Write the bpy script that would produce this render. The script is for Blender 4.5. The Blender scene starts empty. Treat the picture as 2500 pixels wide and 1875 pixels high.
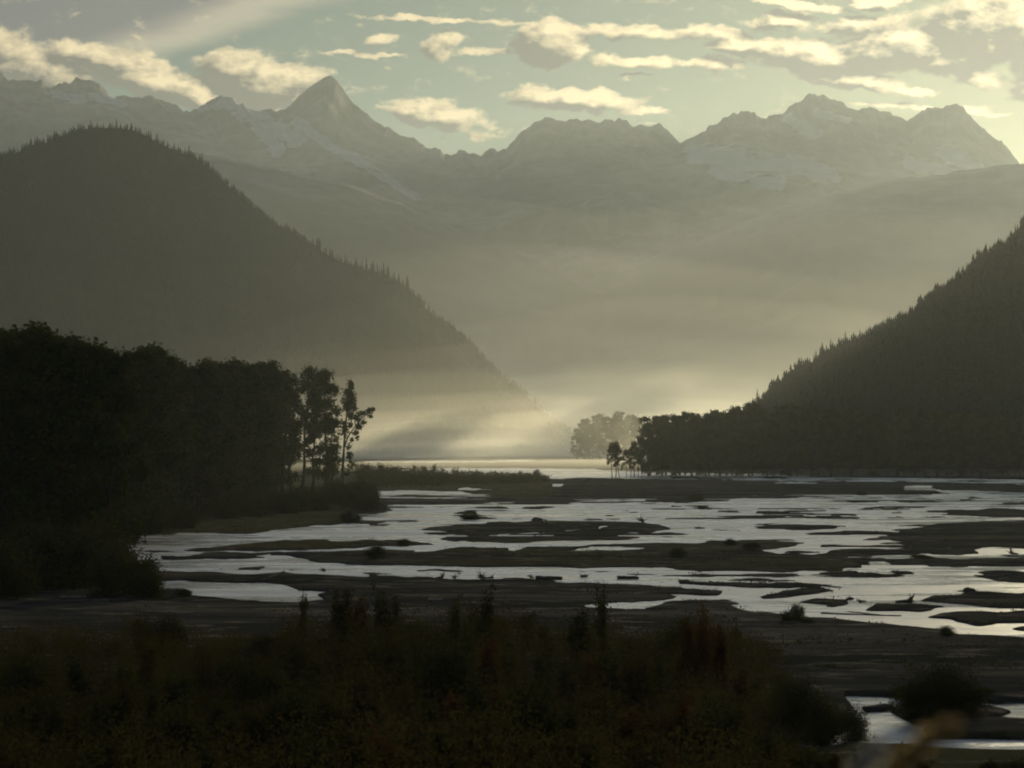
import bpy, math, random
import numpy as np
from mathutils import Vector, Matrix
S = bpy.context.scene
COL = S.collection
PI = math.pi
# ------------------------------------------------------------------ camera
F = 5638.0                 # focal length in photo pixels (2500 wide)
CAMH = 12.0
PITCH = math.atan(147.5 / F)
cd = bpy.data.cameras.new("camera")
cam = bpy.data.objects.new("camera", cd); COL.objects.link(cam)
cam.location = (0, 0, CAMH); cam.rotation_euler = (PI / 2 + PITCH, 0, 0)
cd.sensor_width = 36.0; cd.lens = 36.0 * F / 2500.0
cd.clip_start = 0.1; cd.clip_end = 60000.0
cd.dof.use_dof = True; cd.dof.focus_distance = 450.0; cd.dof.aperture_fstop = 5.0
S.camera = cam
# ------------------------------------------------------------------ render look
S.view_settings.view_transform = 'Standard'; S.view_settings.look = 'None'
S.view_settings.gamma = 1.0; S.view_settings.exposure = 0.2
S.cycles.use_denoising = True
S.cycles.max_bounces = 6; S.cycles.volume_bounces = 1
S.cycles.transparent_max_bounces = 12
S.cycles.filter_width = 2.0
S.cycles.sample_clamp_indirect = 4.0
# ------------------------------------------------------------------ sun + sky
SUN_AZ, SUN_EL = math.radians(19.5), math.radians(10.2)
sd = Vector((math.sin(SUN_AZ) * math.cos(SUN_EL), math.cos(SUN_AZ) * math.cos(SUN_EL), math.sin(SUN_EL)))
ld = bpy.data.lights.new("sun", 'SUN'); ld.energy = 4.1; ld.angle = math.radians(3.0); ld.color = (1.0, 0.86, 0.55)
lo = bpy.data.objects.new("sun", ld); COL.objects.link(lo)
lo.rotation_euler = sd.to_track_quat('Z', 'Y').to_euler(); lo.location = (300, 900, 600)
SKY_STRENGTH = 0.08
HAZE_DENSITY = 1.9e-5

class NB:
    """small node-expression builder"""
    def __init__(s, tree): s.t = tree; s.n = tree.nodes; s.l = tree.links
    def node(s, typ, **kw):
        n = s.n.new(typ)
        for k, v in kw.items(): setattr(n, k, v)
        return n
    def put(s, sock, v):
        if hasattr(v, 'is_output') or isinstance(v, bpy.types.NodeSocket): s.l.new(v, sock)
        else: sock.default_value = v
    def m(s, op, a, b=0.0, c=0.0, clamp=False):
        n = s.n.new('ShaderNodeMath'); n.operation = op; n.use_clamp = clamp
        s.put(n.inputs[0], a); s.put(n.inputs[1], b); s.put(n.inputs[2], c)
        return n.outputs[0]
    def v(s, op, a, b=(0, 0, 0)):
        n = s.n.new('ShaderNodeVectorMath'); n.operation = op
        s.put(n.inputs[0], a); s.put(n.inputs[1], b)
        return n.outputs[1] if op in ('LENGTH', 'DOT_PRODUCT', 'DISTANCE') else n.outputs[0]
    def mix(s, f, a, b):
        n = s.n.new('ShaderNodeMix'); n.data_type = 'RGBA'
        s.put(n.inputs[0], f); s.put(n.inputs[6], a); s.put(n.inputs[7], b)
        return n.outputs[2]
    def ss(s, x, lo, hi, a=0.0, b=1.0):
        n = s.n.new('ShaderNodeMapRange'); n.interpolation_type = 'SMOOTHSTEP'
        s.put(n.inputs[0], x); n.inputs[1].default_value = lo; n.inputs[2].default_value = hi
        n.inputs[3].default_value = a; n.inputs[4].default_value = b
        return n.outputs[0]
    def noise(s, vec, scale, detail=5, rough=0.55, dist=0.0):
        n = s.n.new('ShaderNodeTexNoise'); s.put(n.inputs['Vector'], vec)
        n.inputs['Scale'].default_value = scale; n.inputs['Detail'].default_value = detail
        n.inputs['Roughness'].default_value = rough; n.inputs['Distortion'].default_value = dist
        return n.outputs[0]
    def xyz(s, vec):
        n = s.n.new('ShaderNodeSeparateXYZ'); s.put(n.inputs[0], vec); return n.outputs
    def comb(s, x, y, z=0.0):
        n = s.n.new('ShaderNodeCombineXYZ'); s.put(n.inputs[0], x); s.put(n.inputs[1], y); s.put(n.inputs[2], z); return n.outputs[0]

# clouds: soft masses in the sky, each (azimuth, elevation, half sizes, tilt, weight), directions as tangents x 100
def T(X, Y): return ((X - 1250.0) / F * 100, (1085.0 - Y) / F * 100)
k_ = 2500.0 / 2212.0
CL = [  # x, y (photo display px), half width, half height, tilt deg, weight
 (60, 150, 190, 62, -10, 1.05), (-30, 110, 140, 70, 0, 1.0), (220, 125, 150, 42, -16, 1.0), (310, 165, 150, 56, -22, 1.3), (420, 200, 110, 44, -22, 1.2),
 (510, 150, 100, 54, -10, 1.2), (575, 180, 130, 60, 5, 1.4), (655, 172, 80, 34, 22, 1.1), (520, 215, 130, 34, -5, 1.1),
 (780, 114, 130, 9, -3, .8), (820, 80, 50, 18, 10, .62), (945, 98, 58, 40, 10, .95), (1060, 110, 90, 18, 0, .8),
 (1190, 85, 95, 55, 0, 1.35), (1180, 120, 65, 36, 0, 1.1), (930, 38, 230, 9, -3, .7), (1140, 50, 120, 10, -4, .62),
 (1380, 66, 170, 22, -3, .8), (1550, 66, 110, 18, -4, .85), (1390, 130, 150, 17, -1, .85), (1540, 132, 90, 22, 0, .9), (1370, 160, 60, 8, -3, .6),
 (940, 246, 125, 38, -8, 1.2), (1020, 282, 70, 16, -20, .62), (850, 235, 60, 11, 0, .8), (1240, 212, 150, 30, -3, 1.4), (1370, 235, 90, 12, -2, .8), (1400, 258, 40, 6, 0, .55),
 (1620, 100, 120, 26, 0, 1.15), (1780, 122, 210, 42, -6, 1.4), (1960, 100, 200, 60, 6, 1.5), (2150, 60, 200, 90, 8, 1.7), (1870, 48, 170, 28, 4, .8), (1690, 45, 90, 26, 4, 1.1),
 (1740, 8, 150, 14, -6, .9), (1900, 2, 80, 16, 0, 1.1), (1840, 168, 150, 28, -6, 1.2), (2110, 165, 90, 36, -12, .85), (1960, 190, 100, 12, -8, .8), (2060, 130, 120, 40, 0, 1.3),
 (2000, 230, 170, 11, -3, .85), (2120, 243, 90, 8, 0, .7), (2230, 190, 70, 40, -10, .8), (2300, 90, 160, 110, 0, 1.5),
]
def build_world():
    w = bpy.data.worlds.new("World"); S.world = w; w.use_nodes = True
    g = bpy.data.node_groups.new("cloud_density", 'ShaderNodeTree')
    g.interface.new_socket("P", in_out='INPUT', socket_type='NodeSocketVector')
    g.interface.new_socket("D", in_out='OUTPUT', socket_type='NodeSocketFloat')
    b = NB(g)
    gi = b.node('NodeGroupInput'); go = b.node('NodeGroupOutput')
    p = gi.outputs[0]
    # warp
    nz = b.node('ShaderNodeTexNoise'); b.put(nz.inputs['Vector'], b.v('MULTIPLY', p, (0.8, 1.3, 1))); nz.inputs['Scale'].default_value = 1.1
    nz.inputs['Detail'].default_value = 4
    wv = b.v('MULTIPLY', b.v('SUBTRACT', nz.outputs[1], (.5, .5, .5)), (1.5, .9, 0))
    q = b.v('ADD', p, wv)
    acc = None
    for (cx, cy, rx, ry, rot, wt) in CL:
        u, v_ = T(cx * k_, cy * k_)
        mp = b.node('ShaderNodeMapping'); mp.vector_type = 'TEXTURE'
        b.put(mp.inputs['Vector'], q)
        mp.inputs['Location'].default_value = (u, v_, 0)
        mp.inputs['Rotation'].default_value = (0, 0, math.radians(rot))
        mp.inputs['Scale'].default_value = (rx * k_ / F * 100, ry * k_ / F * 100, 1)
        L = b.v('LENGTH', mp.outputs[0])
        e = b.ss(L, 1.35, 0.1, 0.0, wt)
        acc = e if acc is None else b.m('SMOOTH_MAX', acc, e, 0.25)
    n1 = b.noise(b.v('MULTIPLY', p, (0.75, 1.35, 1)), 0.85, 8, 0.58, 0.35)
    n2 = b.noise(b.v('MULTIPLY', p, (0.9, 1.25, 1)), 2.6, 6, 0.6, 0.2)
    d = b.m('ADD', acc, b.m('MULTIPLY', b.m('SUBTRACT', n1, .5), 1.05))
    d = b.m('ADD', d, b.m('MULTIPLY', b.m('SUBTRACT', n2, .5), .35))
    b.put(go.inputs[0], d)
    t = w.node_tree; t.nodes.clear(); b = NB(t)
    tc = b.node('ShaderNodeTexCoord'); dirv = tc.outputs['Generated']
    X, Y, Z = b.xyz(dirv)
    yy = b.m('MAXIMUM', Y, 0.05)
    P = b.comb(b.m('MULTIPLY', b.m('DIVIDE', X, yy), 100), b.m('MULTIPLY', b.m('DIVIDE', Z, yy), 100), 0)
    def dens(off):
        gn = b.node('ShaderNodeGroup'); gn.node_tree = g
        b.put(gn.inputs[0], b.v('ADD', P, off)); return gn.outputs[0]
    d0 = dens((0, 0, 0)); d1 = dens((.55, .42, 0))
    alpha = b.ss(d0, .22, .62)
    thick = b.ss(d0, .30, .85)
    lit = b.m('MULTIPLY', b.m('SUBTRACT', d0, d1), 1.45)
    br = b.m('ADD', b.m('SUBTRACT', .44, b.m('MULTIPLY', thick, .42)), lit, clamp=True)
    cloudc = b.mix(br, CLOUD_DARK, CLOUD_LIT)
    # glow of clouds grows towards the sun
    sdot = b.v('DOT_PRODUCT', dirv, tuple(sd))
    near = b.ss(sdot, .93, 1.0, .8, 1.15)
    cloudc = b.v('MULTIPLY', cloudc, b.comb(near, near, near))
    # smooth high sheet over the upper left, thin and warm along its lower edge
    u0, v0 = T(60 * k_, -70 * k_)
    mp = b.node('ShaderNodeMapping'); mp.vector_type = 'TEXTURE'; b.put(mp.inputs['Vector'], P)
    mp.inputs['Location'].default_value = (u0, v0, 0); mp.inputs['Rotation'].default_value = (0, 0, math.radians(11)); mp.inputs['Scale'].default_value = (900 * k_ / F * 100, 240 * k_ / F * 100, 1)
    Lv = b.m('ADD', b.v('LENGTH', mp.outputs[0]), b.m('MULTIPLY', b.m('SUBTRACT', b.noise(b.v('MULTIPLY', P, (.25, 1.2, 1)), .5, 4, .5), .5), .35))
    va_ = b.ss(Lv, 1.12, .72, 0, .97); vcore = b.ss(Lv, 1.02, .66)
    veil = b.mix(vcore, (8.0, 6.6, 4.6, 1), (1.35, 1.4, 1.5, 1))
    sky = b.node('ShaderNodeTexSky'); sky.sky_type = 'NISHITA'; sky.sun_disc = False
    sky.sun_elevation = SUN_EL; sky.sun_rotation = SUN_AZ; sky.air_density = 1.0; sky.dust_density = 0.5; sky.ozone_density = 1.2
    skyc = b.v('MULTIPLY', sky.outputs[0], SKY_TINT)
    # added unseen cloud cover: bright ahead to lift the water, dark behind and overhead
    zz = b.m('MAXIMUM', Z, .06)
    PV = b.comb(b.m('DIVIDE', X, zz), b.m('DIVIDE', Y, zz), 0)
    nv = b.noise(PV, .55, 6, .6, .3)
    ahead = b.m('MULTIPLY', b.ss(Y, 0.1, .5), b.ss(Z, .72, .42))
    vcol = b.mix(ahead, VAULT_FAR, VAULT)
    va = b.m('MULTIPLY', b.m('MAXIMUM', b.m('MULTIPLY', b.ss(nv, .40, .62), .75), b.m('SUBTRACT', 1.0, b.m('MULTIPLY', ahead, 1.0)), clamp=True), b.m('MAXIMUM', b.ss(Z, .2, .3), b.ss(Y, .3, .0)))
    skyc = b.mix(va, skyc, vcol)
    front = b.m('MULTIPLY', b.ss(Y, .1, .3), b.ss(Z, .24, .34, 1, 0))
    skyc = b.mix(b.m('MULTIPLY', va_, front), skyc, veil)
    col = b.mix(b.m('MULTIPLY', alpha, front), skyc, cloudc)
    bg = b.node('ShaderNodeBackground'); b.put(bg.inputs[0], col); bg.inputs[1].default_value = SKY_STRENGTH
    out = b.node('ShaderNodeOutputWorld'); t.links.new(bg.outputs[0], out.inputs[0])
    w.cycles.sampling_method = 'MANUAL'; w.cycles.sample_map_resolution = 512
CLOUD_DARK = (1.7, 1.6, 1.4, 1); CLOUD_LIT = (11.2, 9.1, 5.4, 1); VAULT = (15.0, 16.8, 19.5, 1); VAULT_FAR = (.85, 1.1, 1.6, 1); SKY_TINT = (0.225, 0.27, 0.245)
build_world()

# ------------------------------------------------------------------ helpers
def P(X, Y, d):
    """point at forward distance d on the sight line through photo pixel X, Y"""
    x = (X - 1250.0) / F; y = (937.5 - Y) / F
    cy, sy = math.cos(PITCH), math.sin(PITCH)
    ry = cy - y * sy; rz = sy + y * cy
    return Vector((x / ry * d, d, CAMH + rz / ry * d))
def G(X, Y, z=0.0):
    """point on the level z below photo pixel X, Y"""
    y = (937.5 - Y) / F; cy, sy = math.cos(PITCH), math.sin(PITCH)
    s = (sy + y * cy) / (cy - y * sy)
    return P(X, Y, (z - CAMH) / s)
def PN(X, Y, d):
    """numpy version, arrays"""
    x = (X - 1250.0) / F; y = (937.5 - Y) / F
    cy, sy = math.cos(PITCH), math.sin(PITCH)
    ry = cy - y * sy; rz = sy + y * cy
    return x / ry * d, d, CAMH + rz / ry * d

def tag(o, label=None, cat=None, group=None, kind=None):
    if label: o["label"] = label
    if cat: o["category"] = cat
    if group: o["group"] = group
    if kind: o["kind"] = kind
    return o
def link(name, data, parent=None, mat=None):
    o = bpy.data.objects.new(name, data); COL.objects.link(o)
    if parent is not None: o.parent = parent
    if mat is not None: data.materials.append(mat)
    return o
def empty(name, loc=(0, 0, 0)):
    o = bpy.data.objects.new(name, None); COL.objects.link(o); o.location = loc; o.empty_display_size = .5
    return o
def mesh_np(name, V, faces, smooth=False):
    """V (n,3); faces: list of int arrays (m,3) or (m,4)"""
    me = bpy.data.meshes.new(name)
    V = np.asarray(V, np.float32)
    me.vertices.add(len(V)); me.vertices.foreach_set("co", V.ravel())
    faces = [np.asarray(f, np.int32) for f in faces if len(f)]
    loops = np.concatenate([f.ravel() for f in faces])
    tot = np.concatenate([np.full(len(f), f.shape[1], np.int32) for f in faces])
    st = np.concatenate([[0], np.cumsum(tot)[:-1]]).astype(np.int32)
    me.loops.add(len(loops)); me.loops.foreach_set("vertex_index", loops)
    me.polygons.add(len(tot)); me.polygons.foreach_set("loop_start", st); me.polygons.foreach_set("loop_total", tot)
    if smooth: me.polygons.foreach_set("use_smooth", np.ones(len(tot), bool))
    me.update(calc_edges=True)
    return me
def grid_faces(nr, nc):
    i = np.arange(nr - 1)[:, None] * nc + np.arange(nc - 1)[None, :]
    return np.stack([i, i + 1, i + nc + 1, i + nc], -1).reshape(-1, 4)
def _hash(ix, iy, seed):
    h = (ix.astype(np.int64) * 374761393 + iy.astype(np.int64) * 668265263 + seed * 974711) & 0x7fffffff
    h = ((h ^ (h >> 13)) * 1274126177) & 0x7fffffff
    return ((h ^ (h >> 16)) & 0xffff) / 65535.0
def vnoise(x, y, seed=0):
    ix = np.floor(x); iy = np.floor(y); fx = x - ix; fy = y - iy
    fx = fx * fx * (3 - 2 * fx); fy = fy * fy * (3 - 2 * fy)
    a = _hash(ix, iy, seed); b = _hash(ix + 1, iy, seed); c = _hash(ix, iy + 1, seed); d = _hash(ix + 1, iy + 1, seed)
    return (a * (1 - fx) + b * fx) * (1 - fy) + (c * (1 - fx) + d * fx) * fy
def fbm(x, y, oct=5, seed=0, gain=.5):
    s = 0; a = 1; t = 0
    for o in range(oct):
        s = s + a * (vnoise(x * 2 ** o + 17.3 * o, y * 2 ** o + 9.1 * o, seed + o) - .5); t += a; a *= gain
    return s / t * 2          # about -1..1
def ridged(x, y, oct=5, seed=0):
    s = 0; a = 1; t = 0
    for o in range(oct):
        s = s + a * (1 - np.abs(2 * vnoise(x * 2 ** o + 3.7 * o, y * 2 ** o, seed + o) - 1)); t += a; a *= .5
    return s / t

# ------------------------------------------------------------------ materials
def mat(name):
    m = bpy.data.materials.new(name); m.use_nodes = True; t = m.node_tree
    b = NB(t); bs = t.nodes['Principled BSDF']; return m, b, bs
def leaf_mat(name, c1, c2, trans=.35, scale=.35, rnd=.5):
    m, b, bs = mat(name); t = m.node_tree
    geo = b.node('ShaderNodeNewGeometry'); oi = b.node('ShaderNodeObjectInfo')
    n = b.noise(geo.outputs['Position'], scale, 4, .6)
    f = b.m('ADD', b.ss(n, .35, .65), b.m('MULTIPLY', b.m('SUBTRACT', oi.outputs['Random'], .5), rnd), clamp=True)
    c = b.mix(f, (*c1, 1), (*c2, 1))
    b.put(bs.inputs['Base Color'], c); bs.inputs['Roughness'].default_value = .65
    bs.inputs['Specular IOR Level'].default_value = 0.0
    tr = b.node('ShaderNodeBsdfTranslucent'); b.put(tr.inputs[0], c)
    mx = b.node('ShaderNodeMixShader'); mx.inputs[0].default_value = trans
    out = t.nodes['Material Output']
    t.links.new(bs.outputs[0], mx.inputs[1]); t.links.new(tr.outputs[0], mx.inputs[2]); t.links.new(mx.outputs[0], out.inputs[0])
    return m
M_LEAF = leaf_mat("cottonwood_leaf", (.02, .027, .009), (.036, .042, .012), .15)
M_CON = leaf_mat("conifer_needles", (.012, .017, .009), (.018, .023, .011), .0)
M_SHRUB = leaf_mat("willow_leaf", (.026, .025, .008), (.047, .038, .011), .15, .5, .8)
M_SHRUBG = leaf_mat("alder_leaf", (.021, .025, .008), (.036, .037, .011), .15, .5, .6)
M_SHRUBO = leaf_mat("autumn_leaf", (.04, .022, .007), (.065, .032, .01), .15, .8, .6)
def simple(name, c1, c2, scale, rough=.85, det=6, spec=0.0):
    m, b, bs = mat(name); geo = b.node('ShaderNodeNewGeometry')
    n = b.noise(geo.outputs['Position'], scale, det, .6)
    b.put(bs.inputs['Base Color'], b.mix(b.ss(n, .3, .7), (*c1, 1), (*c2, 1)))
    bs.inputs['Roughness'].default_value = rough; bs.inputs['Specular IOR Level'].default_value = spec
    return m
M_BARK = simple("bark", (.022, .018, .014), (.045, .038, .03), 1.5)
M_DRIFT = simple("driftwood", (.16, .13, .1), (.3, .26, .2), 2.0, .7)  # pale wood, its colour brightened to stand in for sun glints
M_DRIFTD = simple("wet_driftwood", (.03, .025, .02), (.06, .052, .04), 2.0, .6)
M_GRASS = leaf_mat("dry_grass", (.2, .145, .06), (.3, .22, .1), .5, 6, .2)
M_FORESTFLOOR = simple("forest_floor", (.012, .015, .008), (.018, .021, .01), .02)
def ground_mat():
    m, b, bs = mat("gravel_ground"); geo = b.node('ShaderNodeNewGeometry'); pos = geo.outputs['Position']
    n1 = b.noise(b.v('MULTIPLY', pos, (.25, .8, 1)), .12, 6, .65)
    n2 = b.noise(pos, 1.6, 5, .7); n3 = b.noise(b.v('MULTIPLY', pos, (.5, .9, 1)), .45, 6, .7)
    c = b.mix(b.ss(n1, .42, .66), (.022, .023, .024, 1), (.07, .066, .056, 1))
    veg = b.node('ShaderNodeAttribute'); veg.attribute_name = 'veg'
    c = b.mix(b.m('MULTIPLY', b.ss(b.m('ADD', veg.outputs['Fac'], b.m('MULTIPLY', b.m('SUBTRACT', n1, .5), .9)), .35, .75), .9), c, (.046, .046, .023, 1))
    c = b.mix(b.m('MULTIPLY', b.ss(n2, .35, .75), .45), c, (.025, .023, .02, 1))
    c = b.mix(b.ss(n3, .52, .66, 0, .8), c, (.13, .115, .088, 1))
    z = b.xyz(pos)[2]
    wet = b.ss(z, .02, .16, 1, 0)
    c = b.mix(b.m('MULTIPLY', wet, .55), c, (.012, .012, .012, 1))
    b.put(bs.inputs['Base Color'], c)
    b.put(bs.inputs['Roughness'], b.m('SUBTRACT', .92, b.m('MULTIPLY', wet, .3)))
    bs.inputs['Specular IOR Level'].default_value = 0.0
    bp = b.node('ShaderNodeBump'); bp.inputs['Strength'].default_value = 1.0; bp.inputs['Distance'].default_value = .45
    b.put(bp.inputs['Height'], b.noise(pos, 1.7, 6, .72)); b.put(bs.inputs['Normal'], bp.outputs[0])
    return m
M_GROUND = ground_mat()
def water_mat():
    m, b, bs = mat("silty_water"); geo = b.node('ShaderNodeNewGeometry'); pos = geo.outputs['Position']
    bs.inputs['Base Color'].default_value = (.27, .28, .275, 1)
    bs.inputs['IOR'].default_value = 1.33
    n0 = b.noise(b.v('MULTIPLY', pos, (.012, .05, 1)), 1.0, 5, .6)
    n1 = b.noise(b.v('MULTIPLY', pos, (.07, .14, 1)), 1.0, 5, .65)
    nn = b.m('ADD', b.m('MULTIPLY', n0, .6), b.m('MULTIPLY', n1, .4))
    b.put(bs.inputs['Roughness'], b.ss(nn, .42, .58, .08, .48))
    b.put(bs.inputs['Base Color'], b.mix(b.ss(nn, .42, .6), (.32, .32, .305, 1), (.2, .21, .215, 1)))
    n = b.noise(b.v('MULTIPLY', pos, (.55, .9, 1)), 1.0, 6, .62, .6)
    n2 = b.noise(b.v('MULTIPLY', pos, (.06, .12, 1)), 1.0, 3, .5)
    h = b.m('MULTIPLY', n, b.ss(n2, .3, .7, .5, 1.2))
    bp = b.node('ShaderNodeBump'); bp.inputs['Strength'].default_value = 1.0; bp.inputs['Distance'].default_value = WAVE
    b.put(bp.inputs['Height'], h); b.put(bs.inputs['Normal'], bp.outputs[0])
    return m
WAVE = .14
M_WATER = water_mat()
def rock_mat():
    m, b, bs = mat("mountain_rock"); geo = b.node('ShaderNodeNewGeometry'); pos = geo.outputs['Position']
    at = b.node('ShaderNodeAttribute'); at.attribute_name = 'snow'
    n = b.noise(pos, .007, 8, .7); n2 = b.noise(pos, .0016, 5, .6)
    rock = b.mix(b.ss(n, .35, .65), (.03, .032, .034, 1), (.075, .075, .075, 1))
    forest = b.xyz(pos)[2]
    rock = b.mix(b.ss(b.m('ADD', forest, b.m('MULTIPLY', n2, 600)), 700, 1050, 1, 0), rock, (.03, .036, .02, 1))
    s = b.ss(b.m('ADD', at.outputs['Fac'], b.m('MULTIPLY', b.m('SUBTRACT', n, .5), 2.6)), .42, .78, 0, .7)
    b.put(bs.inputs['Base Color'], b.mix(s, rock, (.27, .29, .32, 1)))
    bs.inputs['Roughness'].default_value = .9; bs.inputs['Specular IOR Level'].default_value = .15
    return m
M_ROCK = rock_mat()

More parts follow.
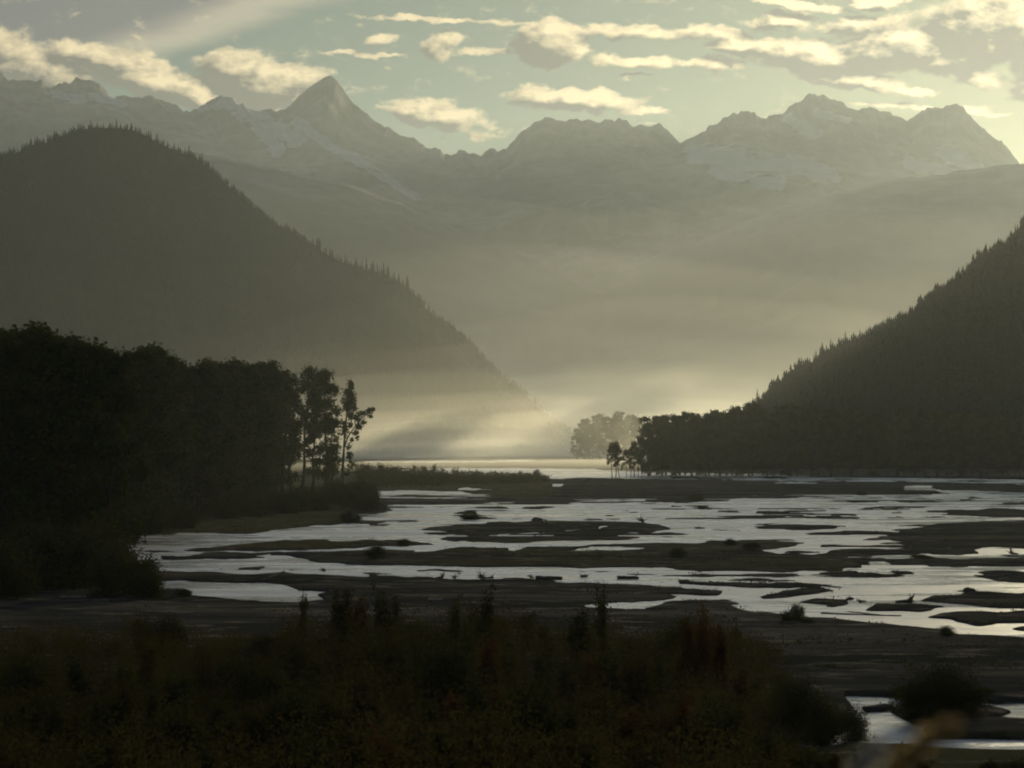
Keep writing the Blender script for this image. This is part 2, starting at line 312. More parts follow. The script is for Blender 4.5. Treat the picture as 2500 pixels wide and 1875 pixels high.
# ------------------------------------------------------------------ river plan (traced shore lines, turned into ground below)
CROP = {0: (0, 0, 1.0), 1: (250, 1150, .29385), 2: (850, 1100, .27125), 3: (850, 1250, .27125), 4: (1400, 1130, .27125),
        5: (1400, 1300, .27125), 6: (1950, 1150, .24864), 7: (1950, 1330, .24864), 8: (1700, 1500, .36166)}
PL = [
 (2, 'W', [(120,98),(700,92),(1300,96),(1550,80),(1750,85),(1500,100),(900,106),(200,108)]),
 (2, 'W', [(500,58),(830,54),(850,60),(520,64)]),
 (0, 'W', [(950,1148),(1100,1144),(1260,1143),(1450,1145),(1480,1149),(1600,1154),(1800,1157),(2000,1162),(2200,1166),(2500,1171),(3300,1173),(3300,1182),(2500,1180),(2300,1178),(2150,1176),(1950,1174),(1830,1172),(1700,1171),(1580,1170),(1490,1168),(1400,1167),(1350,1169),(1310,1166),(1230,1164),(1100,1161),(1000,1154)]),
 (4, 'L', [(800,120),(1000,125),(1300,135),(1500,148),(1200,150),(950,140)]), (4, 'L', [(1600,130),(1800,125),(2000,140),(1750,146)]),
 (6, 'L', [(850,95),(1000,92),(1250,100),(1000,104)]), (6, 'L', [(1530,85),(1800,90),(1980,100),(1700,110)]), (6, 'L', [(300,70),(500,75),(640,90),(420,90)]),
 (2, 'W', [(1840,298),(1950,302),(1900,322),(1830,320)]), (4, 'W', [(1560,178),(1690,180),(1560,186)]), (4, 'W', [(1780,182),(1950,170),(2212,185),(2250,190),(1900,188)]),
 (4, 'W', [(540,246),(690,228),(640,240)]),
 (2, 'W', [(60,372),(400,362),(800,366),(1000,375),(1200,395),(1290,410),(1150,418),(1000,408),(850,402),(500,398),(220,412),(100,385)]),
 (2, 'W', [(985,345),(1060,332),(1200,350),(1410,357),(1150,360),(1000,352)]),
 (6, 'W', [(1500,158),(1690,165),(1600,172)]), (6, 'W', [(2100,130),(2260,128),(2260,140),(2180,140)]),
 # main braided water
 (0, 'W', [(270,1315),(397,1304),(520,1301),(560,1303),(600,1304),(720,1287),(838,1281),(891,1263),(958,1248),(942,1234),(1040,1236),(1059,1233),(1230,1232),(1365,1234),(1406,1225),(1450,1223),(1574,1221),(1576,1229),(1682,1227),(1780,1223),(1788,1217),(1970,1215),(2062,1212),(2218,1212),(2305,1206),(2293,1199),(2211,1197),(2208,1186),(2281,1187),(2270,1192),(2300,1198),(2400,1200),(2500,1203),(3300,1208),
   (3300,1700),(2500,1564),(2310,1544),(2199,1529),(2099,1520),(1972,1509),(1929,1507),(1858,1505),(1834,1497),(1801,1487),(1777,1476),(1807,1474),(1766,1465),(1636,1467),(1565,1484),(1650,1491),(1620,1491),(1517,1488),(1435,1487),(1423,1479),(1495,1472),(1625,1461),(1648,1457),(1625,1450),(1752,1453),(1766,1446),(1712,1440),(1671,1433),(1536,1427),(1400,1422),(1257,1415),(1148,1417),(1040,1413),(945,1410),(838,1406),(691,1401),(573,1400),(514,1394),(382,1395),(368,1385),(385,1367),(338,1370),(335,1356),(288,1332)]),
 (1, 'W', [(500,910),(690,910),(720,925),(1000,935),(1400,950),(1500,960),(1650,990),(1900,1010),(1780,1035),(1830,1085),(1700,1090),(1150,1090),(1000,1070),(740,1035),(760,1000),(680,985),(560,1000),(460,995)]),
 (1, 'W', [(140,1040),(220,1010),(300,1020),(460,1010),(460,1028),(250,1038)]),
 (5, 'L', [(1600,735),(1690,720),(1930,735),(1930,760),(1690,752)]),
 # bars
 (0, 'L', [(441,1344),(544,1334),(603,1328),(647,1323),(706,1322),(779,1320),(850,1319),(920,1321),(985,1319),(1018,1322),(1067,1329),(1040,1331),(960,1333),(910,1333),(850,1337),(750,1342),(632,1346),(515,1347)]),
 (1, 'L', [(470,715),(700,705),(850,690),(1250,685),(1500,672),(1560,685),(1240,710),(1400,735),(1050,745),(750,735),(560,735)]),
 (0, 'L', [(661,1357),(706,1348),(808,1346),(882,1341),(953,1341),(1013,1341),(1010,1348),(1061,1345),(1129,1338),(1240,1337),(1235,1346),(1251,1347),(1281,1338),(1371,1337),(1447,1331),(1460,1331),(1568,1327),(1698,1326),(1739,1322),(1883,1319),(1942,1320),(1969,1327),(1888,1342),(1942,1347),(1991,1349),(1972,1344),(2007,1333),(2109,1332),(2200,1333),(2273,1335),(2338,1340),(2373,1350),(2348,1354),(2273,1358),(2186,1360),(2149,1365),(2074,1367),(2094,1375),(2107,1385),(2099,1393),(2087,1400),(2179,1404),(2181,1400),(2154,1393),(2186,1392),(2218,1397),(2231,1403),(2200,1406),(2174,1410),(2049,1409),(1980,1402),(1929,1408),(1807,1403),(1671,1400),(1536,1395),(1400,1393),(1257,1387),(1094,1384),(958,1381),(850,1377),(808,1375),(750,1367),(708,1360)]),
 (5, 'W', [(0,150),(150,125),(400,125),(640,140),(500,155),(0,163),(-150,165)]), (7, 'W', [(1140,105),(1280,95),(1330,108),(1200,114)]),
 (0, 'L', [(1965,1304),(1987,1300),(2069,1298),(2169,1297),(2199,1285),(2261,1282),(2323,1277),(2410,1273),(2500,1272),(3300,1272),(3300,1330),(2500,1331),(2400,1332),(2373,1336),(2273,1333),(2213,1332),(2112,1325),(2104,1321),(2161,1313),(2049,1310),(1987,1307)]),
 (0, 'L', [(1021,1297),(1045,1289),(1108,1285),(1184,1281),(1189,1274),(1230,1274),(1257,1277),(1297,1271),(1325,1268),(1392,1269),(1454,1268),(1522,1274),(1574,1278),(1617,1282),(1641,1290),(1617,1294),(1590,1301),(1644,1301),(1687,1306),(1644,1310),(1576,1312),(1495,1317),(1400,1318),(1311,1323),(1230,1326),(1148,1325),(1132,1319),(1108,1322),(1072,1315),(1121,1307),(1080,1308),(1040,1304)]),
 (3, 'W', [(1310,195),(1400,199),(1760,183),(1830,181),(1800,196),(1400,205)]), (4, 'W', [(250,575),(320,570),(330,585),(240,598)]), (4, 'W', [(500,628),(610,626),(610,637),(500,637)]),
 (3, 'W', [(1920,168),(2100,160),(2120,168),(1950,176)]),
 (2, 'L', [(930,580),(1000,550),(1130,535),(1180,575),(1290,605),(1150,620),(1050,605)]),
 (2, 'L', [(1030,520),(1200,502),(1400,505),(1480,525),(1250,535)]), (2, 'L', [(1550,515),(1750,500),(1900,510),(1700,528)]), (2, 'L', [(420,640),(560,618),(620,630),(500,645)]),
 (2, 'L', [(-40,665),(150,635),(360,640),(250,662)]), (2, 'L', [(2100,595),(2212,588),(2300,600),(2200,606)]),
 (4, 'L', [(70,485),(280,475),(340,465),(480,497),(320,510),(180,498)]),
 (0, 'L', [(1611,1271),(1671,1261),(1712,1253),(1752,1259),(1847,1255),(1847,1248),(1942,1245),(2000,1244),(2050,1246),(2084,1250),(2089,1257),(2099,1266),(2080,1273),(2000,1273),(1807,1274),(1644,1274)]),
 (4, 'W', [(1860,483),(1960,480),(2060,486),(1930,492)]), (6, 'W', [(0,440),(150,432),(320,430),(300,442),(100,450)]),
 (4, 'L', [(1020,405),(1200,390),(1250,410),(1180,440),(1120,415)]), (4, 'L', [(1290,440),(1400,425),(1530,445),(1350,462)]), (4, 'L', [(700,415),(1010,412),(1000,420),(720,424)]),
 (4, 'L', [(370,434),(510,430),(500,437)]), (4, 'L', [(500,448),(610,444),(560,452)]), (4, 'L', [(1210,600),(1500,596),(1480,606),(1230,607)]),
 (0, 'L', [(1845,1282),(1900,1279),(1960,1281),(2045,1281),(2044,1290),(1980,1294),(1900,1292)]),
 (6, 'L', [(1150,420),(1300,395),(1500,380),(1700,385),(1900,370),(2100,365),(2212,385),(3500,390),(3500,482),(1680,482),(1400,470),(1200,460),(1100,440)]),
 (6, 'L', [(700,465),(850,455),(950,445),(1050,455),(1000,475),(720,478)]), (6, 'L', [(720,350),(1000,335),(1390,340),(1250,360),(950,365),(730,362)]),
 (6, 'L', [(960,285),(1040,260),(1200,262),(1350,270),(1450,285),(1300,292),(1050,290)]), (6, 'L', [(320,290),(400,262),(450,285),(900,293),(600,300)]),
 (6, 'L', [(1570,285),(1700,250),(1840,268),(1650,290)]), (6, 'L', [(1850,330),(2212,305),(3000,330),(1900,337)]), (6, 'L', [(400,312),(580,310),(560,318)]), (6, 'L', [(520,380),(720,370),(700,378)]),
 (6, 'L', [(880,405),(990,395),(1040,430),(950,445)]),
 (7, 'L', [(910,170),(1100,150),(1400,130),(1480,130),(1480,150),(1720,140),(1350,175),(1000,188)]),
 (7, 'L', [(1250,200),(1400,170),(1800,135),(2212,105),(3500,60),(3500,225),(2212,235),(1900,245),(1550,262),(1350,235)]),
 (7, 'L', [(1740,280),(1950,250),(2212,262),(3500,300),(3500,440),(2212,380),(2050,365),(1970,340),(1800,310)]),
 (7, 'W', [(1990,338),(2212,345),(2600,360),(2600,352),(2212,338)]), (7, 'L', [(1900,100),(2000,95),(2120,90),(2080,105)]),
 (7, 'L', [(1180,545),(1330,505),(1450,490),(1560,495),(1650,458),(1520,450),(1600,437),(1750,445),(1950,465),(2212,485),(3500,580),(3500,600),(2212,612),(1850,610),(1500,575)]),
 (7, 'L', [(640,645),(780,585),(1050,600),(1090,575),(1220,605),(1450,635),(1200,665),(900,672)]),
 (7, 'L', [(1270,730),(1400,690),(1700,660),(2212,640),(3500,640),(3500,770),(2212,775),(1760,810),(1580,775),(1530,750),(1400,738)]),
 (7, 'L', [(2090,840),(2212,820),(2600,840),(2212,852)]),
 (7, 'L', [(0,560),(150,540),(480,550),(500,580),(350,620),(250,620),(300,600),(200,590)]), (7, 'L', [(570,552),(700,570),(600,580)]), (7, 'L', [(380,655),(830,693),(800,702),(500,672)]),
 (7, 'L', [(120,385),(430,398),(450,415),(350,413),(130,402)]), (7, 'L', [(470,520),(530,522),(500,530)]),
 (5, 'L', [(980,425),(1100,432),(1400,440),(1600,440),(1900,455),(2212,475),(2250,500),(1950,500),(1700,495),(1400,475),(1000,450)]),
 (0, 'L', [(1850,1456),(1937,1441),(2000,1436),(2044,1442),(2000,1450),(1942,1454),(1860,1463)]),
 (3, 'L', [(600,530),(980,522),(1020,530),(900,540),(620,538)]), (3, 'L', [(0,543),(480,556),(200,562)]), (1, 'L', [(1070,818),(1380,806),(1300,827)]), (1, 'L', [(950,812),(1000,805),(980,818)]),
 (1, 'L', [(540,628),(580,620),(575,632)]), (1, 'L', [(300,660),(440,658),(640,668),(450,674)]), (1, 'L', [(1540,815),(1620,812),(1580,825)]),
 # near stream
 (8, 'W', [(1000,555),(1200,560),(1600,575),(2000,595),(2212,597),(4000,640),(4000,960),(2212,935),(1700,925),(1500,900),(1100,900),(700,940),(560,930),(540,920),(800,870),(1000,810),(1100,740),(1060,640)]),
 (8, 'L', [(1300,660),(1450,600),(1950,620),(2130,655),(2050,690),(1900,740),(1480,745)]), (8, 'L', [(1110,640),(1340,630),(1300,655),(1150,668)]),
 (8, 'L', [(1530,780),(1650,755),(1800,745),(2050,715),(2212,730),(4000,760),(4000,860),(2212,845),(1800,840),(1600,830)]),
]
MX0, MX1, MY0, MY1 = -300, 2800, 1086, 1880
def river_mask():
    sx, sy = 1.0, 3.0
    nx = int((MX1 - MX0) * sx); ny = int((MY1 - MY0) * sy)
    M = np.ones((ny, nx), np.float32)
    xs = (np.arange(nx) + .5) / sx + MX0; ys = (np.arange(ny) + .5) / sy + MY0
    for c, kind, pts in PL:
        ox, oy, s = CROP[c]
        pp = [(ox + x * s, oy + y * s) for x, y in pts]
        pa = np.array(pp); j0 = max(0, int((pa[:, 1].min() - MY0) * sy) - 1); j1 = min(ny, int((pa[:, 1].max() - MY0) * sy) + 2)
        for j in range(j0, j1):
            y = ys[j]; cr = []
            for (x0, y0), (x1, y1) in zip(pp, pp[1:] + pp[:1]):
                if (y0 <= y) != (y1 <= y): cr.append(x0 + (y - y0) / (y1 - y0) * (x1 - x0))
            cr.sort()
            for a, b_ in zip(cr[::2], cr[1::2]):
                i0 = int(np.ceil((a - MX0) * sx - .5)); i1 = int(np.floor((b_ - MX0) * sx - .5))
                if i1 >= i0: M[j, max(0, i0):max(0, i1 + 1)] = 1.0 if kind == 'L' else 0.0
    def blur(A, r, ax):
        k = np.exp(-.5 * (np.arange(-3 * r, 3 * r + 1) / r) ** 2) if r >= 1 else np.ones(1); k /= k.sum()
        out = np.zeros_like(A); R = len(k) // 2
        pad = [(0, 0), (0, 0)]; pad[ax] = (R, R); B = np.pad(A, pad, mode='edge')
        for i, w in enumerate(k):
            out += w * (B[i:i + A.shape[0], :] if ax == 0 else B[:, i:i + A.shape[1]])
        return out
    fine = blur(blur(M, 3, 1), 2, 0)
    wide = blur(blur(M, 22, 1), 12, 0)
    return fine, wide
MF, MW = river_mask()
def mask_at(X, Y):
    xi = np.clip((X - MX0), 0, MF.shape[1] - 1.001); yi = np.clip((Y - MY0) * 3.0, 0, MF.shape[0] - 1.001)
    i = xi.astype(int); j = yi.astype(int); fx = xi - i; fy = yi - j
    def s(A): return (A[j, i] * (1 - fx) + A[j, np.minimum(i + 1, A.shape[1] - 1)] * fx) * (1 - fy) + (A[np.minimum(j + 1, A.shape[0] - 1), i] * (1 - fx) + A[np.minimum(j + 1, A.shape[0] - 1), np.minimum(i + 1, A.shape[1] - 1)] * fx) * fy
    return s(MF), s(MW)
def project(x, y, z):
    cy, sy = math.cos(PITCH), math.sin(PITCH)
    dz = z - CAMH; dep = y * cy + dz * sy
    dep = np.maximum(dep, 1.0)
    return 1250 + F * x / dep, 937.5 - F * (-y * sy + dz * cy) / dep
def ground_h(x, y):
    """height of the valley floor at world x, y (numpy arrays)"""
    X, Y = project(x, y, 0 * x)
    # ragged shore: the plan is nudged by noise that lives on the ground
    wx = fbm(x / 14, y / 22, 4, 3) * np.clip(3500 / np.maximum(y, 60), 2, 22)
    wy = fbm(x / 9, y / 30, 4, 11) * np.clip(y / 250, .4, 1.1) * 1.6 + fbm(x / 3.5, y / 9, 3, 31) * np.clip(600 / np.maximum(y, 60), .6, 4) * 2.4
    f, w = mask_at(X + wx, Y + wy)
    br = ridged(x / 70 + fbm(x / 40, y / 40, 3, 8), y / 26, 3, 61)
    zone = np.clip((1460 - Y) / 60, 0, 1) * np.clip((Y - 1190) / 20, 0, 1) * (X > 420)
    f = f - .75 * np.clip((br - .71) / .04, 0, 1) * zone * np.clip(.75 + (.96 - w) / .2, 0, 1)
    isl = fbm(x / 20, y / 11, 4, 71)
    f = f + .75 * np.clip((isl - .18) / .06, 0, 1) * zone * np.clip((w - .02) / .12, 0, 1) * (X > 900)
    bump = fbm(x / 16, y / 16, 5, 21)
    amp = np.interp(y, [60, 150, 400, 1500], [1.0, .55, .4, .4])
    land = .025 + amp * (.22 * np.clip((f - .5) * 2, 0, 1) ** .7 * (.4 + .6 * w) + .22 * np.clip(w - .6, 0, 1) + .12 * bump * np.clip(f * 2 - 1, 0, 1))
    h = np.where(f > .5, np.maximum(land, .015), -.35 * np.clip((.5 - f) * 3, .02, 1))
    far = y > 2600
    h = np.where(far, .3 + 0 * h, h)
    # the embankment the camera stands on
    t = np.clip((52 - y) / 40, 0, 1); t = t * t * (3 - 2 * t)
    e = np.clip((30 - y) / 26.0, 0, 1)
    h = np.where(y < 52, h * (1 - t) + t * .5 + 10.2 * e * e * (3 - 2 * e) ** 1.0 + .25 * fbm(x / 3, y / 3, 4, 5) * t, h)
    return h
def gh(x, y): return float(ground_h(np.array([float(x)]), np.array([float(y)]))[0])

def build_ground():
    dep = np.concatenate([np.arange(3.5, 8, .5), np.arange(8, 30, .8), np.arange(30, 560, .9), np.arange(560, 800, 3), np.arange(800, 3000, 60)])
    d = CAMH * F / dep
    d = np.concatenate([[14000.0, 12000.], d[d < 13000], [18, 14, 10, 6, 3, 0, -6, -15, -30, -60]])
    d = np.sort(d)[::-1]
    t = np.concatenate([np.linspace(-.9, -.25, 40)[:-1], np.linspace(-.25, .25, 760), np.linspace(.25, .9, 40)[1:]])
    D, Tt = np.meshgrid(d, t, indexing='ij')
    x = Tt * (np.maximum(D, 0) + np.where(D < 60, (60 - np.maximum(D, -10)) * .6, 0)); y = D
    z = ground_h(x, y)
    V = np.stack([x, y, z], -1).reshape(-1, 3)
    me = mesh_np("ground", V, [grid_faces(len(d), len(t))[:, ::-1]], True)
    X, Y = project(x, y, 0 * x)
    veg = np.zeros_like(x)
    _, w = mask_at(X, Y)
    veg += np.where((Y > 1320) & (Y < 1400) & (X > 850) & (X < 2150), .55 * (w > .6), 0)
    veg += np.where((X > 850) & (X < 1350) & (Y > 1150) & (Y < 1215), .9, 0)
    veg += np.where((X < 860) & (Y < 1340), .8, 0)
    veg += np.where((y < 95), .9, 0)
    veg += np.where((Y > 1255) & (Y < 1330) & (X > 1000), .35, 0)
    a = me.attributes.new('veg', 'FLOAT', 'POINT'); a.data.foreach_set('value', veg.astype(np.float32).ravel())
    o = link("ground", me, None, M_GROUND); tag(o, kind='structure')
def build_water():
    xs = np.array([-6000, -1500, 0, 1500, 6000.]); ys = np.array([46, 60, 120, 300, 700, 1500, 3000, 6500.])
    Yv, Xv = np.meshgrid(ys, xs, indexing='ij')
    V = np.stack([Xv, Yv, 0 * Xv], -1).reshape(-1, 3)
    o = link("river", mesh_np("river", V, [grid_faces(len(ys), len(xs))]), None, M_WATER); tag(o, kind='structure')
build_ground(); build_water()

# ------------------------------------------------------------------ hills and mountains
def D2(pts): return np.array(pts, float) * k_
def hill(name, crest, dbase, dcrest, dback, matr, nx=500, ns=60, rough=.0, seed=0, relief=.12, prof=1.0, jag=0.0, snow=None, zback=-20):
    """terrain whose crest follows the line given; dbase/dcrest/dback are distances (numbers or functions of X)"""
    c = D2(crest); X = np.linspace(c[0, 0], c[-1, 0], nx); Yc = np.interp(X, c[:, 0], c[:, 1])
    fn = lambda q: (np.vectorize(q)(X) if callable(q) else np.full(nx, float(q)))
    db, dc, dk = fn(dbase), fn(dcrest), fn(dback)
    calm = 1 - .75 * np.exp(-((X / k_ - 705) / 90) ** 2)
    Y0 = Yc; Yc = Yc + jag * calm * (fbm(X / 60, X * 0, 3, seed, .62) + .8 * fbm(X / 17, X * 0 + 3, 4, seed + 9, .6) - .5 * (ridged(X / 30, X * 0, 3, seed + 4) - .6))
    xc, yc, zc = PN(X, Yc, dc)
    kr = max(2, int(nx * .03)); kk = np.exp(-.5 * (np.arange(-3 * kr, 3 * kr + 1) / kr) ** 2); kk /= kk.sum()
    zl = np.convolve(np.pad(PN(X, Y0, dc)[2], 3 * kr, mode='edge'), kk, 'valid')
    s = np.concatenate([np.linspace(0, 1, ns), np.linspace(1, 2, ns // 3 + 1)[1:]])
    SS, XX = np.meshgrid(s, X, indexing='ij')
    DD = np.where(SS <= 1, db + (dc - db) * SS, dc + (dk - dc) * (SS - 1))
    tx = xc / dc
    x = tx[None, :] * DD
    up = np.where(SS <= 1, np.clip(SS, 0, 1) ** prof, np.clip(1 - (SS - 1), 0, 1) ** 1.1)
    wq = np.clip((SS - .7) / .3, 0, 1); wq = wq * wq * (3 - 2 * wq)
    sh = XX + np.clip(1 - SS, 0, 1) * 900 * fbm(XX / 300, SS * 5, 3, seed + 40)
    ze = zl[None, :] * (1 - wq) + np.interp(sh, X, zc) * wq
    z = zback + (ze - zback) * up
    amp = zc[None, :] * relief * np.clip(1 - np.abs(SS - .55) / .5, 0, 1)
    z = z + amp * (ridged(x / (rough or 400.), DD / (rough or 400.) * 1.3, 5, seed) - .62)
    V = np.stack([x, DD, z], -1).reshape(-1, 3)
    me = mesh_np(name, V, [grid_faces(len(s), nx)], True)
    if snow is not None:
        px, py = project(x, DD, z)
        a = me.attributes.new('snow', 'FLOAT', 'POINT'); a.data.foreach_set('value', snow(px, py, SS).astype(np.float32).ravel())
    o = link(name, me, None, matr); tag(o, kind='structure')
    return dict(X=X, Yc=Yc, tx=tx, zc=zc, dc=dc, db=db, SS=SS, x=x, D=DD, z=z)

SKYLINE = [(-900,260),(-500,200),(-250,120),(-80,130),(0,155),(15,170),(40,180),(60,170),(90,177),(115,182),(140,172),(165,164),(190,166),(215,182),(245,207),(275,207),(300,203),(330,203),(350,207),(380,222),(412,243),(440,225),(465,209),(480,207),(500,214),(525,226),(540,232),(560,232),(600,241),(625,225),(650,195),(680,172),(700,160),(713,157),(730,172),(748,200),(765,222),(790,245),(815,263),(845,280),(870,292),(900,303),(935,312),(960,325),(985,333),(1010,331),(1035,334),(1060,320),(1075,322),(1095,312),(1120,290),(1150,270),(1185,258),(1225,255),(1255,258),(1270,254),(1285,263),(1315,255),(1345,256),(1370,268),(1390,270),(1410,272),(1420,270),(1445,285),(1470,303),(1500,294),(1530,272),(1560,255),(1580,246),(1615,239),(1640,244),(1660,246),(1690,240),(1710,222),(1735,208),(1775,197),(1800,210),(1830,228),(1870,238),(1915,243),(1945,250),(1960,258),(1985,240),(2010,232),(2040,230),(2065,228),(2090,240),(2115,265),(2140,292),(2165,310),(2190,340),(2212,362),(2300,440),(2450,560),(2700,600),(3100,600)]
def seg_d(px, py, a, b_):
    ax, ay = a[0] * k_, a[1] * k_; bx, by = b_[0] * k_, b_[1] * k_
    t = np.clip(((px - ax) * (bx - ax) + (py - ay) * (by - ay)) / ((bx - ax) ** 2 + (by - ay) ** 2), 0, 1)
    return np.hypot(px - ax - t * (bx - ax), py - ay - t * (by - ay))
GLACIER = [((490,215),(560,262),22),((560,262),(640,300),20),((560,275),(600,320),16),((640,262),(720,318),12),((720,318),(780,352),12),((780,355),(900,425),10),
           ((1700,255),(1760,290),14),((1500,330),(1700,360),24),((1640,345),(1800,380),20),((1540,370),(1680,395),14),((1770,245),(1830,262),10),((2040,330),(2110,360),16),((1960,350),(2090,380),14),
           ((200,205),(260,222),10),((100,200),(180,215),8),((430,235),(480,228),8)]
def snowf(px, py, SS):
    s = np.zeros_like(px)
    for a, b_, r in GLACIER: s = np.maximum(s, np.clip(1.25 - seg_d(px, py, a, b_) / (r * k_ * 1.4), 0, 1))
    return np.where(SS <= 1, s, .7)
BACK = hill("mountains", SKYLINE, 6600, 9500, 11500, M_ROCK, 1700, 200, 950., 7, .2, .9, 12.0, snowf)
SPUR_R = hill("mountain_spur", [(980,735),(1040,700),(1150,655),(1300,600),(1450,540),(1600,480),(1750,430),(1900,392),(2050,372),(2212,352),(2330,420),(2450,540),(2600,680),(2900,760)], 4700, 6500, 7900, M_ROCK, 300, 50, 520., 3, .18, 1.0, 5.0, lambda a, b_, c: a * 0)
SPUR_L = hill("mountain_spur.001", [(-300,360),(100,330),(400,330),(600,362),(760,400),(900,452),(1020,505),(1130,553),(1240,603),(1340,655),(1450,720),(1520,780)], 4400, 6300, 7800, M_ROCK, 300, 50, 520., 5, .18, 1.0, 5.0, lambda a, b_, c: a * 0)
LEFT = hill("hill", [(-700,470),(-300,400),(-100,350),(0,337),(30,334),(60,318),(100,308),(130,294),(160,283),(200,276),(230,276),(265,277),(300,284),(330,300),(365,320),(400,334),(430,348),(460,370),(490,398),(520,424),(550,452),(580,478),(610,493),(640,511),(680,538),(720,560),(760,577),(800,590),(840,603),(870,616),(900,645),(930,676),(960,705),(990,730),(1020,760),(1050,790),(1080,818),(1110,838),(1140,862),(1165,890),(1190,910),(1210,935),(1235,962)],
            lambda X: 2200 + max(0, X - 700) * .6, lambda X: 3000 + max(0, X - 300) * .25, lambda X: 4000, M_FORESTFLOOR, 420, 70, 260., 9, .10, .85, 3.0)
RIGHT = hill("hill.001", [(1400,955),(1480,935),(1560,915),(1620,896),(1650,868),(1700,815),(1760,780),(1800,758),(1850,735),(1900,715),(1960,692),(2000,655),(2060,620),(2110,570),(2160,540),(2212,500),(2300,420),(2420,345),(2560,285),(2750,240),(2950,235),(3300,290)],
             lambda X: 960, lambda X: 1500 + max(0, 2300 - X) * .25, lambda X: 2900, M_FORESTFLOOR, 420, 60, 160., 13, .10, .9, 3.0)

# ------------------------------------------------------------------ haze
def box(name, x0, x1, y0, y1, z0, z1):
    V = [(x, y, z) for z in (z0, z1) for y in (y0, y1) for x in (x0, x1)]
    f = [(0, 2, 3, 1), (4, 5, 7, 6), (0, 1, 5, 4), (2, 6, 7, 3), (0, 4, 6, 2), (1, 3, 7, 5)]
    return mesh_np(name, V, [np.array(f)])
def vol_mat(name, dens, col, g):
    m = bpy.data.materials.new(name); m.use_nodes = True; t = m.node_tree; t.nodes.clear()
    v = t.nodes.new('ShaderNodeVolumePrincipled'); v.inputs['Density'].default_value = dens
    v.inputs['Color'].default_value = (*col, 1); v.inputs['Anisotropy'].default_value = g
    o = t.nodes.new('ShaderNodeOutputMaterial'); t.links.new(v.outputs[0], o.inputs['Volume'])
    return m
zt = BACK['z'].max() + 30
tag(link("haze", box("haze", -16000, 16000, -200, 14500, -25, zt), None, vol_mat("haze", HAZE_DENSITY, (.83, .95, 1.0), .57)), kind='stuff')
def mist(cx, cy, cz, rx, ry, rz, dens, seed, tilt=0.0):
    n, m_ = 48, 24
    th = np.linspace(0, 2 * PI, n, endpoint=False); ph = np.linspace(-PI / 2, PI / 2, m_)
    PH, TH = np.meshgrid(ph, th, indexing='ij')
    r = 1 + .10 * np.sin(3 * TH + seed) * np.cos(PH) + .05 * np.sin(5 * TH + 2 * seed + 3 * PH)
    x = rx * r * np.cos(PH) * np.cos(TH); y = ry * r * np.cos(PH) * np.sin(TH); z = rz * r * np.sin(PH)
    z = z + tilt * x
    V = np.stack([cx + x, cy + y, cz + z], -1).reshape(-1, 3)
    i = np.arange(m_ - 1)[:, None] * n + np.arange(n)[None, :]; j = np.arange(m_ - 1)[:, None] * n + (np.arange(n)[None, :] + 1) % n
    f = np.stack([i, j, j + n, i + n], -1).reshape(-1, 4)
    o = link("mist_bank", mesh_np("mist_bank", V, [f], True), None, vol_mat("mist", dens, (.99, .965, .85), .72)); tag(o, kind='stuff')  # mist colour tinted warm to carry the golden low light
MIST = 1
if MIST:
    for k, (rz, rx, d) in enumerate(((14, 300, 4.0), (22, 330, 3.8), (33, 370, 3.4), (47, 410, 2.6), (64, 450, 1.6), (86, 500, .8), (115, 550, .3), (150, 600, .1))):
        mist(50, 2150, -4, rx, 480 + 25 * k, rz, d * 1e-4, k)
    for k, (rz, rx, d) in enumerate(((50, 800, 4.0), (75, 880, 3.0), (105, 960, 2.8), (145, 1050, 1.9), (195, 1200, 1.0), (260, 1400, .42), (340, 1600, .22), (440, 1800, .12))):
        mist(250, 4300, -6, rx, rx, rz, d * 1e-4, k + 20)
    for k, (rz, rx, d) in enumerate(((90, 520, .8), (170, 650, .7), (260, 800, .6))):
        mist(150, 1000, -8, rx, 850, rz, d * .6e-5, k + 60)
    for k, (rz, rx, d) in enumerate(((200, 3600, 3.0), (280, 3800, 2.6), (370, 4000, 2.2), (470, 4200, 1.9), (580, 4400, 1.6), (700, 4700, 1.3), (830, 5000, 1.0))):
        mist(500, 7000, -10, rx, 2350 + 60 * k, rz, d * .42e-5, k + 9)
    mist(60, 1320, -1, 250, 380, 4, 8e-4, 40); mist(130, 862, 0, 150, 30, 3, 2.2e-3, 41)
    for (X_, Y_, d_, rx_, rz_, dn, tl) in ((1170, 1000, 2000, 62, 13, .16e-4, .2), (1610, 945, 2400, 62, 20, .7e-4, .3), (1560, 975, 2300, 75, 14, .7e-4, .2)):
        c = P(X_, Y_, d_)
        for q_ in (1.0, .8, .6, .42): mist(c.x, d_, c.z, rx_ * q_, 200 * q_, rz_ * q_, dn * (1.4 - q_ * .6), X_ * q_, tl)
